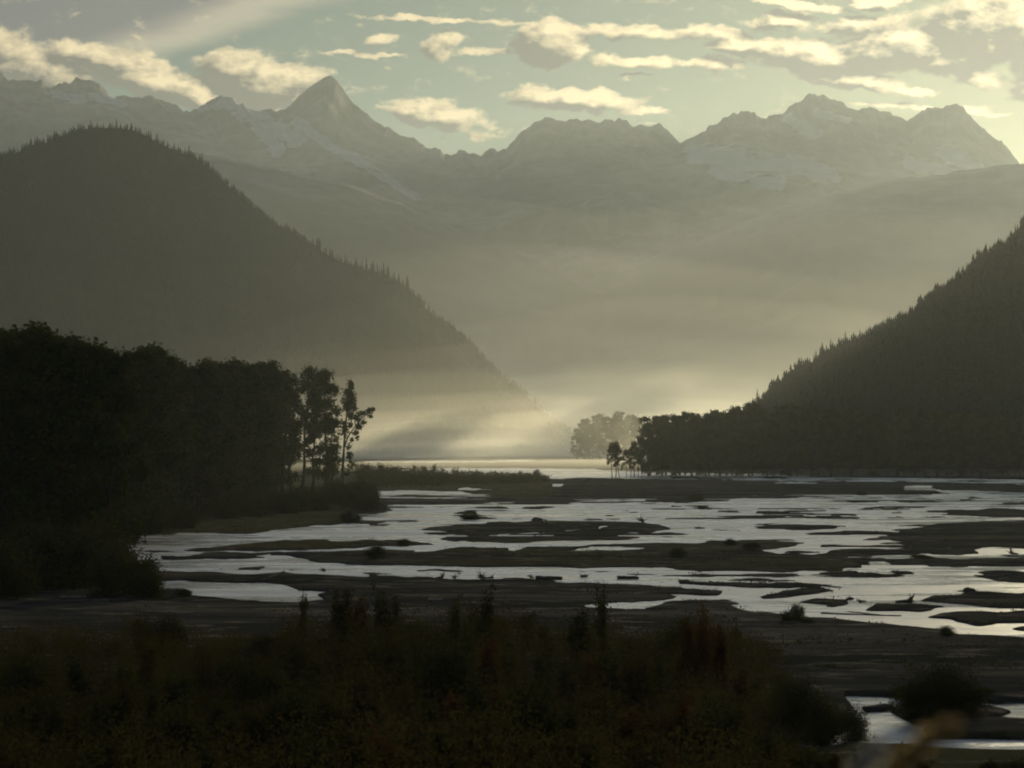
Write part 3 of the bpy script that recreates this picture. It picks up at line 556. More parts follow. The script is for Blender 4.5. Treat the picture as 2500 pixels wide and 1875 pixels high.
#OBJECTS
# ------------------------------------------------------------------ plant builders
def merge(parts):
    Vs, Fs, o = [], {}, 0
    for V, F_ in parts:
        Vs.append(V); 
        for f in F_:
            Fs.setdefault(f.shape[1], []).append(f + o)
        o += len(V)
    return np.concatenate(Vs), [np.concatenate(v) for v in Fs.values()]
def tube(path, rad, k=6):
    p = np.array(path, float); n = len(p); r = np.broadcast_to(np.array(rad, float), (n,))
    d = np.gradient(p, axis=0); d /= np.linalg.norm(d, axis=1)[:, None] + 1e-9
    ref = np.array([.31, .87, .39]); u = np.cross(d, ref); u /= np.linalg.norm(u, axis=1)[:, None] + 1e-9; v = np.cross(d, u)
    a = np.linspace(0, 2 * PI, k, endpoint=False)
    V = (p[:, None] + r[:, None, None] * (np.cos(a)[None, :, None] * u[:, None] + np.sin(a)[None, :, None] * v[:, None])).reshape(-1, 3)
    i = np.arange(n - 1)[:, None] * k + np.arange(k)[None, :]; j = np.arange(n - 1)[:, None] * k + (np.arange(k)[None, :] + 1) % k
    F_ = np.stack([i, j, j + k, i + k], -1).reshape(-1, 4)
    caps = [np.array([[0, k - 1 - 0, 1]])] if False else []
    V = np.concatenate([V, p[:1], p[-1:]]); b0 = n * k
    t1 = np.array([[b0, (q + 1) % k, q] for q in range(k)]); t2 = np.array([[b0 + 1, (n - 1) * k + q, (n - 1) * k + (q + 1) % k] for q in range(k)])
    return V, [F_, t1, t2]
def leaves(C_, size, rng, droop=0.0):
    n = len(C_); a = rng.normal(size=(n, 3)); a[:, 2] -= droop; a /= np.linalg.norm(a, axis=1)[:, None]
    b_ = rng.normal(size=(n, 3)); b_ -= a * (a * b_).sum(1)[:, None]; b_ /= np.linalg.norm(b_, axis=1)[:, None]
    s = (size * rng.uniform(.6, 1.3, n))[:, None]
    V = np.stack([C_ - a * s, C_ + b_ * s * .6, C_ + a * s, C_ - b_ * s * .6], 1).reshape(-1, 3)
    return V, [np.arange(n * 4).reshape(n, 4)]
def make_tree(name, trunk, crown, tm=None, cm=None, part=('trunk', 'crown')):
    root = empty(name)
    link(part[0], mesh_np(part[0], *trunk), root, tm or M_BARK)
    link(part[1], mesh_np(part[1], *crown), root, cm or M_LEAF)
    return root
def dup(root, loc, rz, sc):
    r = root.copy(); COL.objects.link(r)
    for ch in root.children:
        c = ch.copy(); COL.objects.link(c); c.parent = r
    r.location = loc; r.rotation_euler = (0, 0, rz); r.scale = sc if isinstance(sc, tuple) else (sc, sc, sc)
    return r
class Pool:
    """prototypes: each is used itself the first time, afterwards copied"""
    def __init__(s, protos): s.p = protos; s.used = [False] * len(protos); s.i = 0
    def put(s, k, loc, rz, sc, label, cat, group):
        k %= len(s.p); r = s.p[k]
        if s.used[k]: r = dup(r, loc, rz, sc)
        else:
            s.used[k] = True; r.location = loc; r.rotation_euler = (0, 0, rz); r.scale = sc if isinstance(sc, tuple) else (sc,) * 3
        for q in ('label', 'category', 'group'):
            if q in r: del r[q]
        tag(r, label, cat, group); return r
def cottonwood(seed, h=26.0, spread=4.5, clear=.22, nl=20, nleaf=3000, leaf=.42, gap=1.0):
    rng = np.random.default_rng(seed); tz = np.linspace(0, 1, 9)
    wob = np.cumsum(rng.normal(0, .22, (9, 2)), 0) * (h / 26); wob[0] = 0
    tp = np.stack([wob[:, 0], wob[:, 1], tz * h * .96], -1)
    parts = [tube(tp, np.interp(tz, [0, .06, .6, 1], [.46, .34, .2, .04]) * h / 26, 7)]
    cl = []
    for i in range(nl):
        t = clear + (1 - clear) * ((i + rng.uniform(0, .9)) / nl); t = min(t, .97)
        prof = math.sin(PI * min(1, max(0, (t - clear + .12) / (1.16 - clear))) ** .85) ** .7
        az = i * 2.4 + rng.uniform(-.5, .5); L = spread * prof * rng.uniform(.55, 1.2)
        st = np.array([np.interp(t, tz, tp[:, 0]), np.interp(t, tz, tp[:, 1]), t * h * .96])
        rise = rng.uniform(.4, 1.1)
        en = st + np.array([math.cos(az) * L, math.sin(az) * L, L * rise]); en[2] = min(en[2], h * 1.0)
        md = (st + en) / 2 + np.array([0, 0, -.1 * L])
        parts.append(tube([st, md, en], [.13 * h / 26 * (1.2 - t), .08 * h / 26, .02], 5))
        cl.append((en, rng.uniform(.65, 1.25) * h / 26)); cl.append((md * .4 + en * .6 + rng.normal(0, .4, 3), rng.uniform(.8, 1.3) * h / 26))
        if rng.random() < .6: cl.append((md + rng.normal(0, .5, 3), rng.uniform(.6, 1.0) * h / 26))
    cl.append((tp[-1], .9)); cl.append((tp[-2], 1.1))
    w = np.array([c[1] ** 2 for c in cl]) * rng.uniform(.4, 1.4, len(cl)); w /= w.sum()
    k = rng.choice(len(cl), nleaf, p=w); cc = np.array([c[0] for c in cl])[k]; rr = np.array([c[1] for c in cl])[k]
    pts = cc + rng.normal(size=(nleaf, 3)) * rr[:, None] * np.array([.62, .62, .5]) * gap
    pts = pts[pts[:, 2] > 1.0]
    return merge(parts), leaves(pts, leaf, rng)
def conifer(seed, h=14.0, tiers=16, k=7, width=.17):
    rng = np.random.default_rng(seed); V, T_ = [], []; n = 0
    for i in range(tiers):
        t = (i + .3) / tiers; z = h * (.08 + .92 * t); r = h * width * (1 - t) ** .85 * rng.uniform(.7, 1.15) + .12
        for q in range(k):
            a = q * 2 * PI / k + i * .9 + rng.uniform(-.3, .3); rr = r * rng.uniform(.65, 1.2); w = .45 * rr + .12
            c, s_ = math.cos(a), math.sin(a); dz = -rr * rng.uniform(.25, .6)
            V += [(0, 0, z + .05 * h), (c * rr * .6 - s_ * w * .5, s_ * rr * .6 + c * w * .5, z + dz * .7), (c * rr, s_ * rr, z + dz), (c * rr * .6 + s_ * w * .5, s_ * rr * .6 - c * w * .5, z + dz * .7)]
            T_.append((n, n + 1, n + 2, n + 3)); n += 4
    V += [(-.06, 0, h * .9), (.06, 0, h * .9), (0, 0, h * 1.03)]
    crown = (np.array(V, float), [np.array(T_), np.array([[n, n + 1, n + 2]])])
    trunk = tube([(0, 0, -.5), (0, 0, h * .5), (0, 0, h * .97)], [h * .016, h * .01, .02], 5)
    return trunk, crown
def shrub(seed, h=3.0, w=1.2, ns=9, nleaf=1800, leaf=.11, upright=.7, bare=.3, dome=False):
    rng = np.random.default_rng(seed); parts, pts = [], []
    for i in range(ns):
        a = rng.uniform(0, 2 * PI); ln = h * rng.uniform(.5, 1.0); out = w * rng.uniform(.15, 1.0) * (1.25 - upright)
        if dome: q_ = out / (w * (1.25 - upright)); ln = h * math.sqrt(max(.08, 1 - q_ * q_)) * rng.uniform(.75, 1.0)
        t = np.linspace(0, 1, 6); bx = rng.normal(0, .08 * w, 2)
        path = np.stack([math.cos(a) * out * t ** 1.3 + bx[0] * np.sin(t * 5), math.sin(a) * out * t ** 1.3 + bx[1] * np.sin(t * 4), ln * t], -1)
        parts.append(tube(path, np.linspace(.03, .006, 6) * h / 3, 4))
        m = int(nleaf / ns); tt = rng.uniform(bare * .4, 1, m) ** .8; c = np.stack([np.interp(tt, t, path[:, q]) for q in range(3)], -1)
        sp = w * .34 * (1.15 - tt) ** .7 + .04
        # side twigs: leaves gather in tufts
        tuft = rng.integers(0, 14, m); off = rng.normal(size=(14, 3)); tt2 = rng.uniform(bare * .4, 1, 14)
        c2 = np.stack([np.interp(tt2, t, path[:, q]) for q in range(3)], -1)[tuft] + off[tuft] * (w * .22 * (1.2 - tt2[tuft]))[:, None] + rng.normal(size=(m, 3)) * .10 * w
        sel = rng.random(m) < .6
        pts.append(np.where(sel[:, None], c2, c + rng.normal(size=(m, 3)) * sp[:, None]))
    p = np.concatenate(pts); p = p[p[:, 2] > .05]
    return merge(parts), leaves(p, leaf, rng)

# ------------------------------------------------------------------ conifers on the two hills
def hill_pt(Hd, X, s):
    """surface point of a hill under photo column X at 0..1 from foot to crest"""
    j = np.clip(np.searchsorted(Hd['X'], X), 0, len(Hd['X']) - 1); col = Hd['SS'][:, 0]
    zs = Hd['z'][:, j]; D = np.interp(s, col, Hd['D'][:, j]); z = np.interp(s, col, zs)
    return Hd['tx'][j] * D, D, z
CON = Pool([make_tree("conifer_tree", *(lambda tc: (tc[0], tc[1]))(conifer(40 + i, 14.0, 15 + i, 7, [.15, .19, .13, .17][i])), M_BARK, M_CON) for i in range(4)])
rngp = np.random.default_rng(77)
def crest_row(Hd, segs):
    k = 0
    for x0, x1, n, h0, h1, label, group in segs:
        xs = (np.linspace(x0, x1, n) + rngp.uniform(-.45, .45, n) * (x1 - x0) / max(n, 1)) * k_
        for X in xs:
            x, y, z = hill_pt(Hd, X, rngp.uniform(.965, 1.0)); h = rngp.uniform(h0, h1) * (1.25 if rngp.random() < .15 else 1)
            CON.put(k + int(rngp.integers(0, 4)), (x, y, z - .6), rngp.uniform(0, 6.28), (h / 14 * rngp.uniform(1.1, 1.7),) * 2 + (h / 14,), label, 'conifer', group); k += 1
crest_row(LEFT, [
 (-20, 190, 26, 7, 13, "small dark conifer on the gentle left shoulder of the big hazy hill", "conifers on the left shoulder of the hazy hill"),
 (195, 330, 22, 8, 15, "dark conifer on the rounded summit of the hazy hill at left", "conifers on the summit of the hazy hill"),
 (335, 440, 14, 9, 16, "conifer sticking up just right of the hazy hill's summit", "conifers right of the hazy hill's summit"),
 (445, 660, 26, 6, 11, "small conifer on the steep upper right edge of the hazy hill", "conifers on the upper right edge of the hazy hill"),
 (672, 775, 17, 12, 19, "tall pointed conifer on the level step halfway down the hazy hill", "conifers on the level step of the hazy hill"),
 (780, 880, 18, 12, 20, "tall pointed conifer above the drop at the end of the hazy hill's step", "conifers at the end of the hazy hill's step"),
 (885, 1000, 17, 7, 13, "conifer on the steep edge below the hazy hill's step", "conifers below the hazy hill's step"),
 (1003, 1120, 16, 7, 13, "pale misty conifer low on the hazy hill's falling right edge", "conifers low on the hazy hill's right edge"),
 (1125, 1200, 10, 7, 12, "faint conifer at the misty foot of the hazy hill", "conifers at the misty foot of the hazy hill")])
crest_row(RIGHT, [
 (1560, 1640, 9, 7, 11, "dark conifer where the right hill's ridge meets the riverside woods", "conifers at the low end of the right hill"),
 (1650, 1790, 20, 5, 9, "black conifer on the lower ridge of the right hill", "conifers on the lower ridge of the right hill"),
 (1795, 1960, 20, 5, 9, "black conifer along the middle ridge of the right hill", "conifers on the middle ridge of the right hill"),
 (1965, 2110, 18, 5, 9, "black conifer along the steep upper ridge of the right hill", "conifers on the upper ridge of the right hill"),
 (2115, 2260, 16, 5, 9, "black conifer near the frame's right edge at the top of the ridge", "conifers at the top of the right ridge")])
for X, h, lb in ((1635, 15, "tallest lone conifer spire at the low end of the right hill's ridge"), (1722, 9.5, "slim conifer rising above the notch in the right hill's lower ridge"),
                 (1790, 10.5, "pair-leading conifer spire on the knob of the right hill's ridge"), (2190, 11, "large black conifer crowning the ridge beside the right edge of the photo")):
    x, y, z = hill_pt(RIGHT, X * k_, .99); CON.put(1, (x, y, z - .5), X, (h / 14 * .85, h / 14 * .85, h / 14), lb, 'conifer', None)
def forest_cover(name, Hd, n, smin, smax, h0, h1, seed, xlo, xhi):
    rng = np.random.default_rng(seed)
    X = rng.uniform(xlo, xhi, n) * k_; s = rng.uniform(smin, smax, n) ** .75
    pts = np.array([hill_pt(Hd, X[i], s[i]) for i in range(n)]); h = rng.uniform(h0, h1, n) * (1 + .35 * fbm(pts[:, 0] / 60, pts[:, 1] / 60, 3, 4))
    # one small three-tier conifer, repeated into a single mesh
    a = np.linspace(0, 2 * PI, 6, endpoint=False); pv, pf = [], []
    for q, (z0, z1, r) in enumerate(((.05, .55, .22), (.32, .8, .16), (.58, 1.0, .1))):
        b0 = len(pv); pv += [(math.cos(t + q) * r * (1.25 if i % 2 else .8), math.sin(t + q) * r * (1.25 if i % 2 else .8), z0 + (.05 if i % 2 else 0)) for i, t in enumerate(a)] + [(0, 0, z1)]
        pf += [(b0 + i, b0 + (i + 1) % 6, b0 + 6) for i in range(6)]
    pv = np.array(pv); pf = np.array(pf); m = len(pv)
    V = pts[:, None, :] + pv[None] * h[:, None, None] * np.array([1, 1, 1.0]); V[:, :, 2] -= .5
    Fc = (pf[None] + (np.arange(n) * m)[:, None, None]).reshape(-1, 3)
    tag(link(name, mesh_np(name, V.reshape(-1, 3), [Fc]), None, M_CON), kind='stuff')
forest_cover("hillside_forest", LEFT, 13000, .0, 1.0, 6, 11, 5, -60, 1230)
forest_cover("hillside_forest", RIGHT, 6500, .0, 1.0, 5, 10, 6, 1420, 2420)

# ------------------------------------------------------------------ riverside woods
CW = Pool([make_tree("cottonwood_tree", *cottonwood(100 + i, 26, [4.2, 5.0, 3.6, 4.6, 5.4, 3.4][i], [.08, .04, .12, .05, .03, .09][i], 30, 6200, .31)) for i in range(6)])
def tree_at(pool, k, Xd, Yb, Yt, label, cat, group=None, wide=1.0, h0=26.0, rz=None, dist=None):
    X, Yb, Yt = Xd * k_, Yb * k_, Yt * k_
    B = G(X, Yb, .3) if dist is None else P(X, 1085, dist); z = gh(B.x, B.y) - .15
    h = P(X, Yt, B.y).z - z
    return pool.put(k, (B.x, B.y, z), rngp.uniform(0, 6.28) if rz is None else rz, (h / h0 * wide, h / h0 * wide, h / h0), label, cat, group)
def line(pts, x): 
    a = np.array(pts, float); return float(np.interp(x, a[:, 0], a[:, 1]))
TOPS = [(-80, 712), (0, 722), (30, 718), (60, 728), (90, 712), (120, 730), (160, 738), (200, 745), (235, 742), (262, 765), (300, 768), (350, 768), (400, 782), (450, 788), (500, 792), (545, 788), (600, 800)]
BASE = [(-100, 1240), (200, 1225), (250, 1165), (330, 1140), (420, 1118), (560, 1082), (620, 1066)]
for i, x in enumerate(np.linspace(-70, 232, 13)):
    x += rngp.uniform(-8, 8); tree_at(CW, i, x, 1238 - 10 * (i % 3), line(TOPS, x) + rngp.choice([-14, -6, 0, 10, 26]) + rngp.uniform(-4, 6), "tall black cottonwood in the nearest, darkest stand at the left edge", 'tree', "cottonwoods in the nearest dark stand", 1.15)
for i, x in enumerate(np.linspace(250, 425, 11)):
    x += rngp.uniform(-6, 6); tree_at(CW, i + 2, x, line(BASE, x) - 12 * (i % 2), line(TOPS, x) + rngp.choice([-12, -4, 4, 16]) + rngp.uniform(-4, 6), "dark leafy cottonwood in the left part of the bank woods beside the nearest stand", 'tree', "cottonwoods in the left part of the bank woods", 1.1)
for i, x in enumerate(np.linspace(430, 592, 12)):
    x += rngp.uniform(-6, 6); tree_at(CW, i + 1, x, line(BASE, x) - 10 * (i % 2), line(TOPS, x) + rngp.choice([-10, -4, 4, 14]) + rngp.uniform(-4, 6), "dark leafy cottonwood in the middle of the bank woods", 'tree', "cottonwoods in the middle of the bank woods", 1.1)
for i, x in enumerate(np.linspace(180, 600, 16)):
    x += rngp.uniform(-10, 10); tree_at(CW, i, x, line(BASE, x) - 45, line(TOPS, x) + rngp.uniform(8, 36), "cottonwood of the back row, crown showing over the bank woods", 'tree', "back row of the bank woods", 1.25)
one = Pool([make_tree("cottonwood_tree", *cottonwood(301, 26, 3.2, .30, 16, 2600, .32, .85))])
tree_at(one, 0, 650, 1062, 792, "slim cottonwood with bright holes in its thin crown, third from the woods' end", 'tree')
one = Pool([make_tree("cottonwood_tree", *cottonwood(304, 26, 3.4, .12, 30, 7000, .32, .9))])
tree_at(one, 0, 702, 1060, 795, "dense dark columnar cottonwood just left of the forked tree", 'tree')
one = Pool([make_tree("cottonwood_tree", *cottonwood(309, 26, 3.2, .2, 18, 3600, .32, .9))])
tree_at(one, 0, 608, 1068, 793, "cottonwood with a ragged crown left of the thin tree with sky holes", 'tree')
one = Pool([make_tree("cottonwood_tree", *cottonwood(312, 26, 3.0, .1, 16, 3200, .32, .9))])
tree_at(one, 0, 675, 1058, 850, "lower leafy cottonwood between the thin tree and the dense columnar one", 'tree')
one = Pool([make_tree("cottonwood_tree", *cottonwood(318, 26, 3.6, .03, 22, 4200, .32, .9))])
tree_at(one, 0, 629, 1064, 826, "bushy low cottonwood filling the gap just left of the thin tree", 'tree')
one = Pool([make_tree("cottonwood_tree", *cottonwood(321, 26, 3.4, .03, 20, 3600, .32, .9))])
tree_at(one, 0, 718, 1056, 905, "short leafy cottonwood between the columnar tree and the forked tree", 'tree')
def forked_tree():
    rng = np.random.default_rng(5); B = G(738 * k_, 1052 * k_, .3); d = B.y; z0 = gh(B.x, B.y) - .1
    q = lambda X, Y: np.array(P(X * k_, Y * k_, d)) - np.array((B.x, B.y, z0))
    tr = [np.zeros(3), q(741, 1000), q(744, 950), q(748, 905), q(752, 865), q(757, 830), q(759, 815)]
    parts = [tube(tr, [.5, .36, .3, .24, .17, .09, .03], 8)]
    limb = [q(743, 968), q(752, 943), q(765, 925), q(780, 905), q(793, 895), q(808, 882)]
    for i in range(1, 6): limb[i][1] -= .5 * i
    parts.append(tube(limb, [.24, .2, .16, .12, .07, .02], 6)); pts = []
    def clump(c, r, n): pts.append(c + rng.normal(size=(n, 3)) * r)
    for (x, y, rx, rz_, n) in ((758, 832, 5, 9, 230), (752, 850, 9, 10, 330), (760, 862, 8, 12, 330), (750, 880, 9, 9, 300), (765, 880, 6, 9, 160), (757, 898, 8, 8, 200), (744, 868, 6, 8, 140),
            (742, 915, 6, 7, 90), (757, 918, 5, 6, 90), (770, 903, 7, 6, 150), (782, 893, 8, 5, 170), (797, 888, 6, 6, 150), (806, 884, 4, 4, 80), (775, 922, 7, 5, 150), (768, 935, 6, 5, 110), (785, 912, 5, 5, 90), (760, 950, 4, 4, 50), (800, 900, 4, 3, 60), (772, 945, 4, 4, 50)):
        c = q(x, y); m = k_ / F * d; clump(c, np.array([rx, rx, rz_]) * m * .55, n)
        if x > 762: parts.append(tube([limb[2] * .5 + limb[3] * .5, (limb[3] + c) / 2, c], [.06, .04, .015], 4))
        else: parts.append(tube([q(749, y + 18), c], [.06, .015], 4))
    # low side foliage at the foot
    for (x, y, r, n) in ((755, 985, 8, 150), (760, 1005, 7, 120), (750, 1020, 8, 120), (752, 965, 6, 70)):
        m = k_ / F * d; clump(q(x, y), np.array([r, r, r]) * m * .6, n)
    t = make_tree("cottonwood_tree", merge(parts), leaves(np.concatenate(pts), .34, rng)); t.location = (B.x, B.y, z0)
    tag(t, "slender forked cottonwood ending the left woods, one limb leaning out over the river", 'tree')
forked_tree()
# right bank
CWR = Pool([make_tree('bank_tree', *cottonwood(160 + i, 26, [4.6, 5.4, 4.0, 5.0][i], .03, 30, 5000, .38)) for i in range(4)])
RT = [(1385, 905), (1420, 895), (1460, 892), (1500, 890), (1530, 893), (1560, 884), (1590, 880), (1620, 868), (1700, 872), (1900, 880), (2300, 880)]
for i, x in enumerate(np.linspace(1398, 1600, 20)):
    x += rngp.uniform(-4, 4); tree_at(CWR, i, x, 1024 - 3 * (i % 2), line(RT, x) + rngp.uniform(-2, 14), "dark rounded tree in the bright edged left end of the right bank woods", 'tree', "trees at the left end of the right bank woods", 1.05, dist=870 + 18 * (i % 3))
for i, x in enumerate(np.linspace(1612, 2270, 44)):
    x += rngp.uniform(-6, 6); tree_at(CWR, i, x, 1025, line(RT, x) + rngp.uniform(0, 40), "black tree in the riverside row at the foot of the right hill", 'tree', "trees at the foot of the right hill", 1.1, dist=865 + 22 * (i % 3))
for i, (x, yt) in enumerate(((1248, 925), (1262, 905), (1278, 898), (1296, 895), (1312, 900), (1330, 893), (1348, 890), (1365, 897), (1382, 900), (1272, 915), (1320, 915), (1355, 905))):
    tree_at(CWR, i + 3, x, 1005, yt, "pale misty tree in the rounded clump beyond the end of the right bank woods", 'tree', "misty clump of trees", 1.2, dist=1800 + 30 * (i % 4))
TH = Pool([make_tree("young_tree", *cottonwood(400 + i, 13, 1.8, .3, 12, 700, .36, .9)) for i in range(3)])
for i, (x, yt) in enumerate(((1322, 958), (1330, 956), (1338, 965), (1352, 972), (1362, 968), (1370, 955), (1378, 968), (1386, 975))):
    tree_at(TH, i, x, 1033, yt, ["thin young tree at the left of the small group standing out on the gravel", "thin young tree at the right of the small group standing out on the gravel"][x > 1345], 'tree', ["left young trees on the gravel", "right young trees on the gravel"][x > 1345], 1.0, 13.0, dist=835 + 4 * (i % 3))
# far flood-plain forest, one misty mass
def far_forest():
    rng = np.random.default_rng(12); V = []
    for i in range(260):
        x = rng.uniform(1120, 1420) if i < 150 else rng.uniform(820, 1500); d = rng.uniform(2650, 3200)
        top = (36 if i < 150 else 14) * rng.uniform(.6, 1.0) * (1 if x > 1180 else .6); b_ = P(x * k_, 1085, d)
        n = 60; c = rng.normal(size=(n, 3)) * np.array([4.5, 4.5, top * .22]) + np.array([b_.x, b_.y, top * .5]); V.append(c)
    v, f = leaves(np.concatenate(V), 1.6, rng); tag(link("distant_forest", mesh_np("distant_forest", v, f), None, M_LEAF), kind='stuff')
far_forest()

# ------------------------------------------------------------------ bushes
BU = Pool([make_tree("willow_bush", *shrub(500 + i, 3.0, [2.2, 1.8, 2.6][i], 22, 5200, .10, .35, .0, True), None, M_SHRUBG, ('stems', 'foliage')) for i in range(3)])
NBU = Pool([make_tree('willow_bush', *shrub(510 + i, 3.0, [2.2, 2.0][i], 34, 15000, .05, .35, .0, True), None, M_SHRUBG, ('stems', 'foliage')) for i in range(2)])
SA = Pool([make_tree("alder_shrub", *shrub(520 + i, 3.2, [1.0, .8, 1.2, .7][i], [8, 7, 10, 5][i], [3200, 2600, 3800, 1500][i], .07, .6, .1), None, [M_SHRUB, M_SHRUBG, M_SHRUB, M_SHRUBG][i], ('stems', 'foliage')) for i in range(4)])
AU = Pool([make_tree("autumn_shrub", *shrub(540 + i, 3.0, [.9, 1.2][i], [7, 9][i], [2300, 3000][i], .07, .7, .1), None, M_SHRUBO, ('stems', 'foliage')) for i in range(2)])
def bush_at(pool, k, Xd, Yb, Yt, wpx, label, cat='bush', group=None, h0=3.0, w0=3.2, dist=None):
    X = Xd * k_; B = G(X, Yb * k_, .2) if dist is None else P(X, 1085, dist); z = gh(B.x, B.y) - .05
    h = P(X, Yt * k_, B.y).z - z; w = wpx * k_ / F * B.y
    return pool.put(k, (B.x, B.y, z), rngp.uniform(0, 6.28), (w / w0, w / w0, max(h, .2) / h0), label, cat, group)
for i, x in enumerate(np.linspace(440, 800, 17)):
    yb = 1128 - (x - 440) * .09; bush_at(BU, i, x, yb - 22 + 9 * (i % 3), yb - 66 + rngp.uniform(-8, 10) + 9 * (i % 3), rngp.uniform(50, 80), "dark bush in the undergrowth below the bank woods", 'bush', "undergrowth bushes below the bank woods")
for x, yb, yt, w, lb in ((795, 1103, 1072, 75, "low dark bush at the very tip of the wooded point"), (757, 1127, 1103, 56, "rounded dark bush at the waterline under the wooded point"), (320, 1150, 1095, 90, "broad dark bush at the bend where the bank woods meet the water"), (390, 1140, 1088, 90, "broad dark bush right of the bend on the left bank"),
        (815, 1207, 1176, 46, "rounded dark bush on the left end of the long gravel bar"), (872, 1176, 1163, 26, "small spiky bush on the thin bar in the left channel"), (1722, 1339, 1301, 34, "small round bush alone on the near shore against the water"),
        (1700, 1340, 1318, 24, "lower round bush touching the lone round bush on the near shore"), (1465, 1205, 1182, 46, "dull green bush in the middle of the long gravel bar"), (1623, 1188, 1170, 40, "yellowish bush near the far edge of the long gravel bar"), (1578, 1177, 1162, 26, "pale twiggy bush on the far edge of the long gravel bar"),
        (1015, 1120, 1103, 48, "grassy brush heaped on the small logjam island"), (1745, 1345, 1336, 30, "low tuft right of the lone round bush on the near shore"), (1500, 1080, 1066, 40, "dark scrub clump on the far right gravel bar"), (1860, 1068, 1059, 24, "small scrub clump on the right gravel flats"), (1990, 1205, 1196, 60, "flat scrub on the right end of the long gravel bar")):
    bush_at(BU, int(x), x, yb, yt, w, lb)
for x, yb, yt, w, lb in ((215, 1262, 1120, 130, "tall dark bush hanging over the left pool's upper end"), (290, 1280, 1195, 110, "dark bush leaning over the water below the nearest stand"), (318, 1290, 1222, 70, "rightmost bush of the overhanging clump beside the left pool"), (150, 1270, 1130, 150, "dark bush at the foot of the nearest stand, left of the overhanging clump"), (60, 1275, 1120, 160, "dark bush at the left edge of the photo below the nearest stand"),
        (245, 1285, 1175, 90, "middle bush of the overhanging clump left of the pool"), (395, 1288, 1273, 34, "small pointed bush on the spit at the left end of the pool"), (0, 1290, 1150, 150, "bush cut by the left edge of the photo beside the pool")):
    bush_at(BU, int(x), x, yb, yt, w, lb)
# scrub and saplings on the far spit
def scrub():
    rng = np.random.default_rng(31); pts = []
    for i in range(900):
        x = rng.uniform(770, 1180); t = (x - 770) / 410; y = rng.uniform(1018 + 8 * t, 1056 - 14 * t)
        b_ = G(x * k_, y * k_, .2); h = (4.4 * (1 - t) ** 1.1 + .7) * rng.uniform(.4, 1.0)
        n = 26; pts.append(rng.normal(size=(n, 3)) * np.array([1.1, 1.1, h * .28]) + np.array([b_.x, b_.y, h * .45]))
    p = np.concatenate(pts); p = p[p[:, 2] > .1]; v, f = leaves(p, .34, rng)
    tag(link("willow_scrub", mesh_np("willow_scrub", v, f), None, M_SHRUBG), kind='stuff')
scrub()
for i, (x, yb, yt, lb) in enumerate(((792, 1040, 1000, "tallest pale willow at the left end of the far spit beside the forked tree"), (822, 1036, 996, "feathery willow rising at the left of the far spit"), (850, 1032, 1008, "leafy willow at the drop of the scrub on the far spit"), (895, 1030, 1003, "upright sapling on the far spit, left of the tall thin one"), (917, 1030, 1005, "sapling between the two upright ones on the far spit"), (936, 1030, 999, "tallest thin sapling against the bright water on the far spit"),
        (1160, 1034, 1012, "dark lone sapling at the right end of the far spit"), (1125, 1033, 1016, "twiggy sapling left of the lone one at the end of the far spit"), (1140, 1034, 1020, "short sapling just left of the lone one on the far spit"), (1072, 1030, 1018, "tiny sapling midway along the far spit"), (1110, 1033, 1021, "small twiggy sapling on the thin part of the far spit"), (985, 1030, 1014, "small sapling right of the tall thin one on the far spit"))):
    bush_at(SA, i, x, yb, yt, 13 if i > 2 else 26, lb, 'sapling', None, 3.2, 1.1)
# ------------------------------------------------------------------ foreground thicket
row = lambda pts: pts
FG = [(0, 1345), (60, 1330), (150, 1335), (250, 1320), (300, 1292), (350, 1315), (470, 1335), (560, 1350), (600, 1340), (655, 1278), (690, 1330), (740, 1268), (800, 1258), (830, 1252), (880, 1282), (940, 1300), (985, 1275), (1045, 1252), (1090, 1268), (1160, 1305), (1230, 1330), (1305, 1262), (1340, 1345), (1400, 1325), (1450, 1330), (1515, 1285), (1560, 1325), (1640, 1355), (1700, 1405), (1780, 1460), (1850, 1525), (1885, 1600)]
def brush():
    vn = lambda q: float(vnoise(np.array([q / 55.0]), np.array([3.3]), 5)[0] + .6 * vnoise(np.array([q / 19.0]), np.array([1.3]), 6)[0])
    rng = np.random.default_rng(90); pts = []
    for i in range(5200):
        d = 57 + 78 * rng.random() ** 1.2; x = rng.uniform(-60, 1860); yl = line(FG, x) - 8 + 30 * vn(x) + 260 * np.clip((125 - d) / 60, 0, 1)
        b_ = P(x * k_, 1085, d); g = gh(b_.x, b_.y); top = P(x * k_, yl * k_, d).z - g
        if top < .3: continue
        h = min(top, 4.6) * rng.uniform(.5, 1.0); n = 46
        z = h * np.clip(rng.normal(.62, .26, n), .02, 1.05)
        pts.append(np.stack([b_.x + rng.normal(0, .42, n), b_.y + rng.normal(0, .42, n), g + z], -1))
    v, f = leaves(np.concatenate(pts), .075, rng); tag(link("thicket_undergrowth", mesh_np("thicket_undergrowth", v, f), None, M_SHRUB), kind='stuff')
brush()
names = {0: ("left", "left part"), 1: ("middle", "middle"), 2: ("right", "right part")}
def fg_label(x, r, kind):
    side = "left" if x < 620 else ("centre" if x < 1240 else "right")
    depth = ["back", "second", "third", "front"][r]
    return (f"{kind}, {side} third of the dark foreground thicket's {depth} row", f"{kind}s, {side} third of the {depth} foreground row")
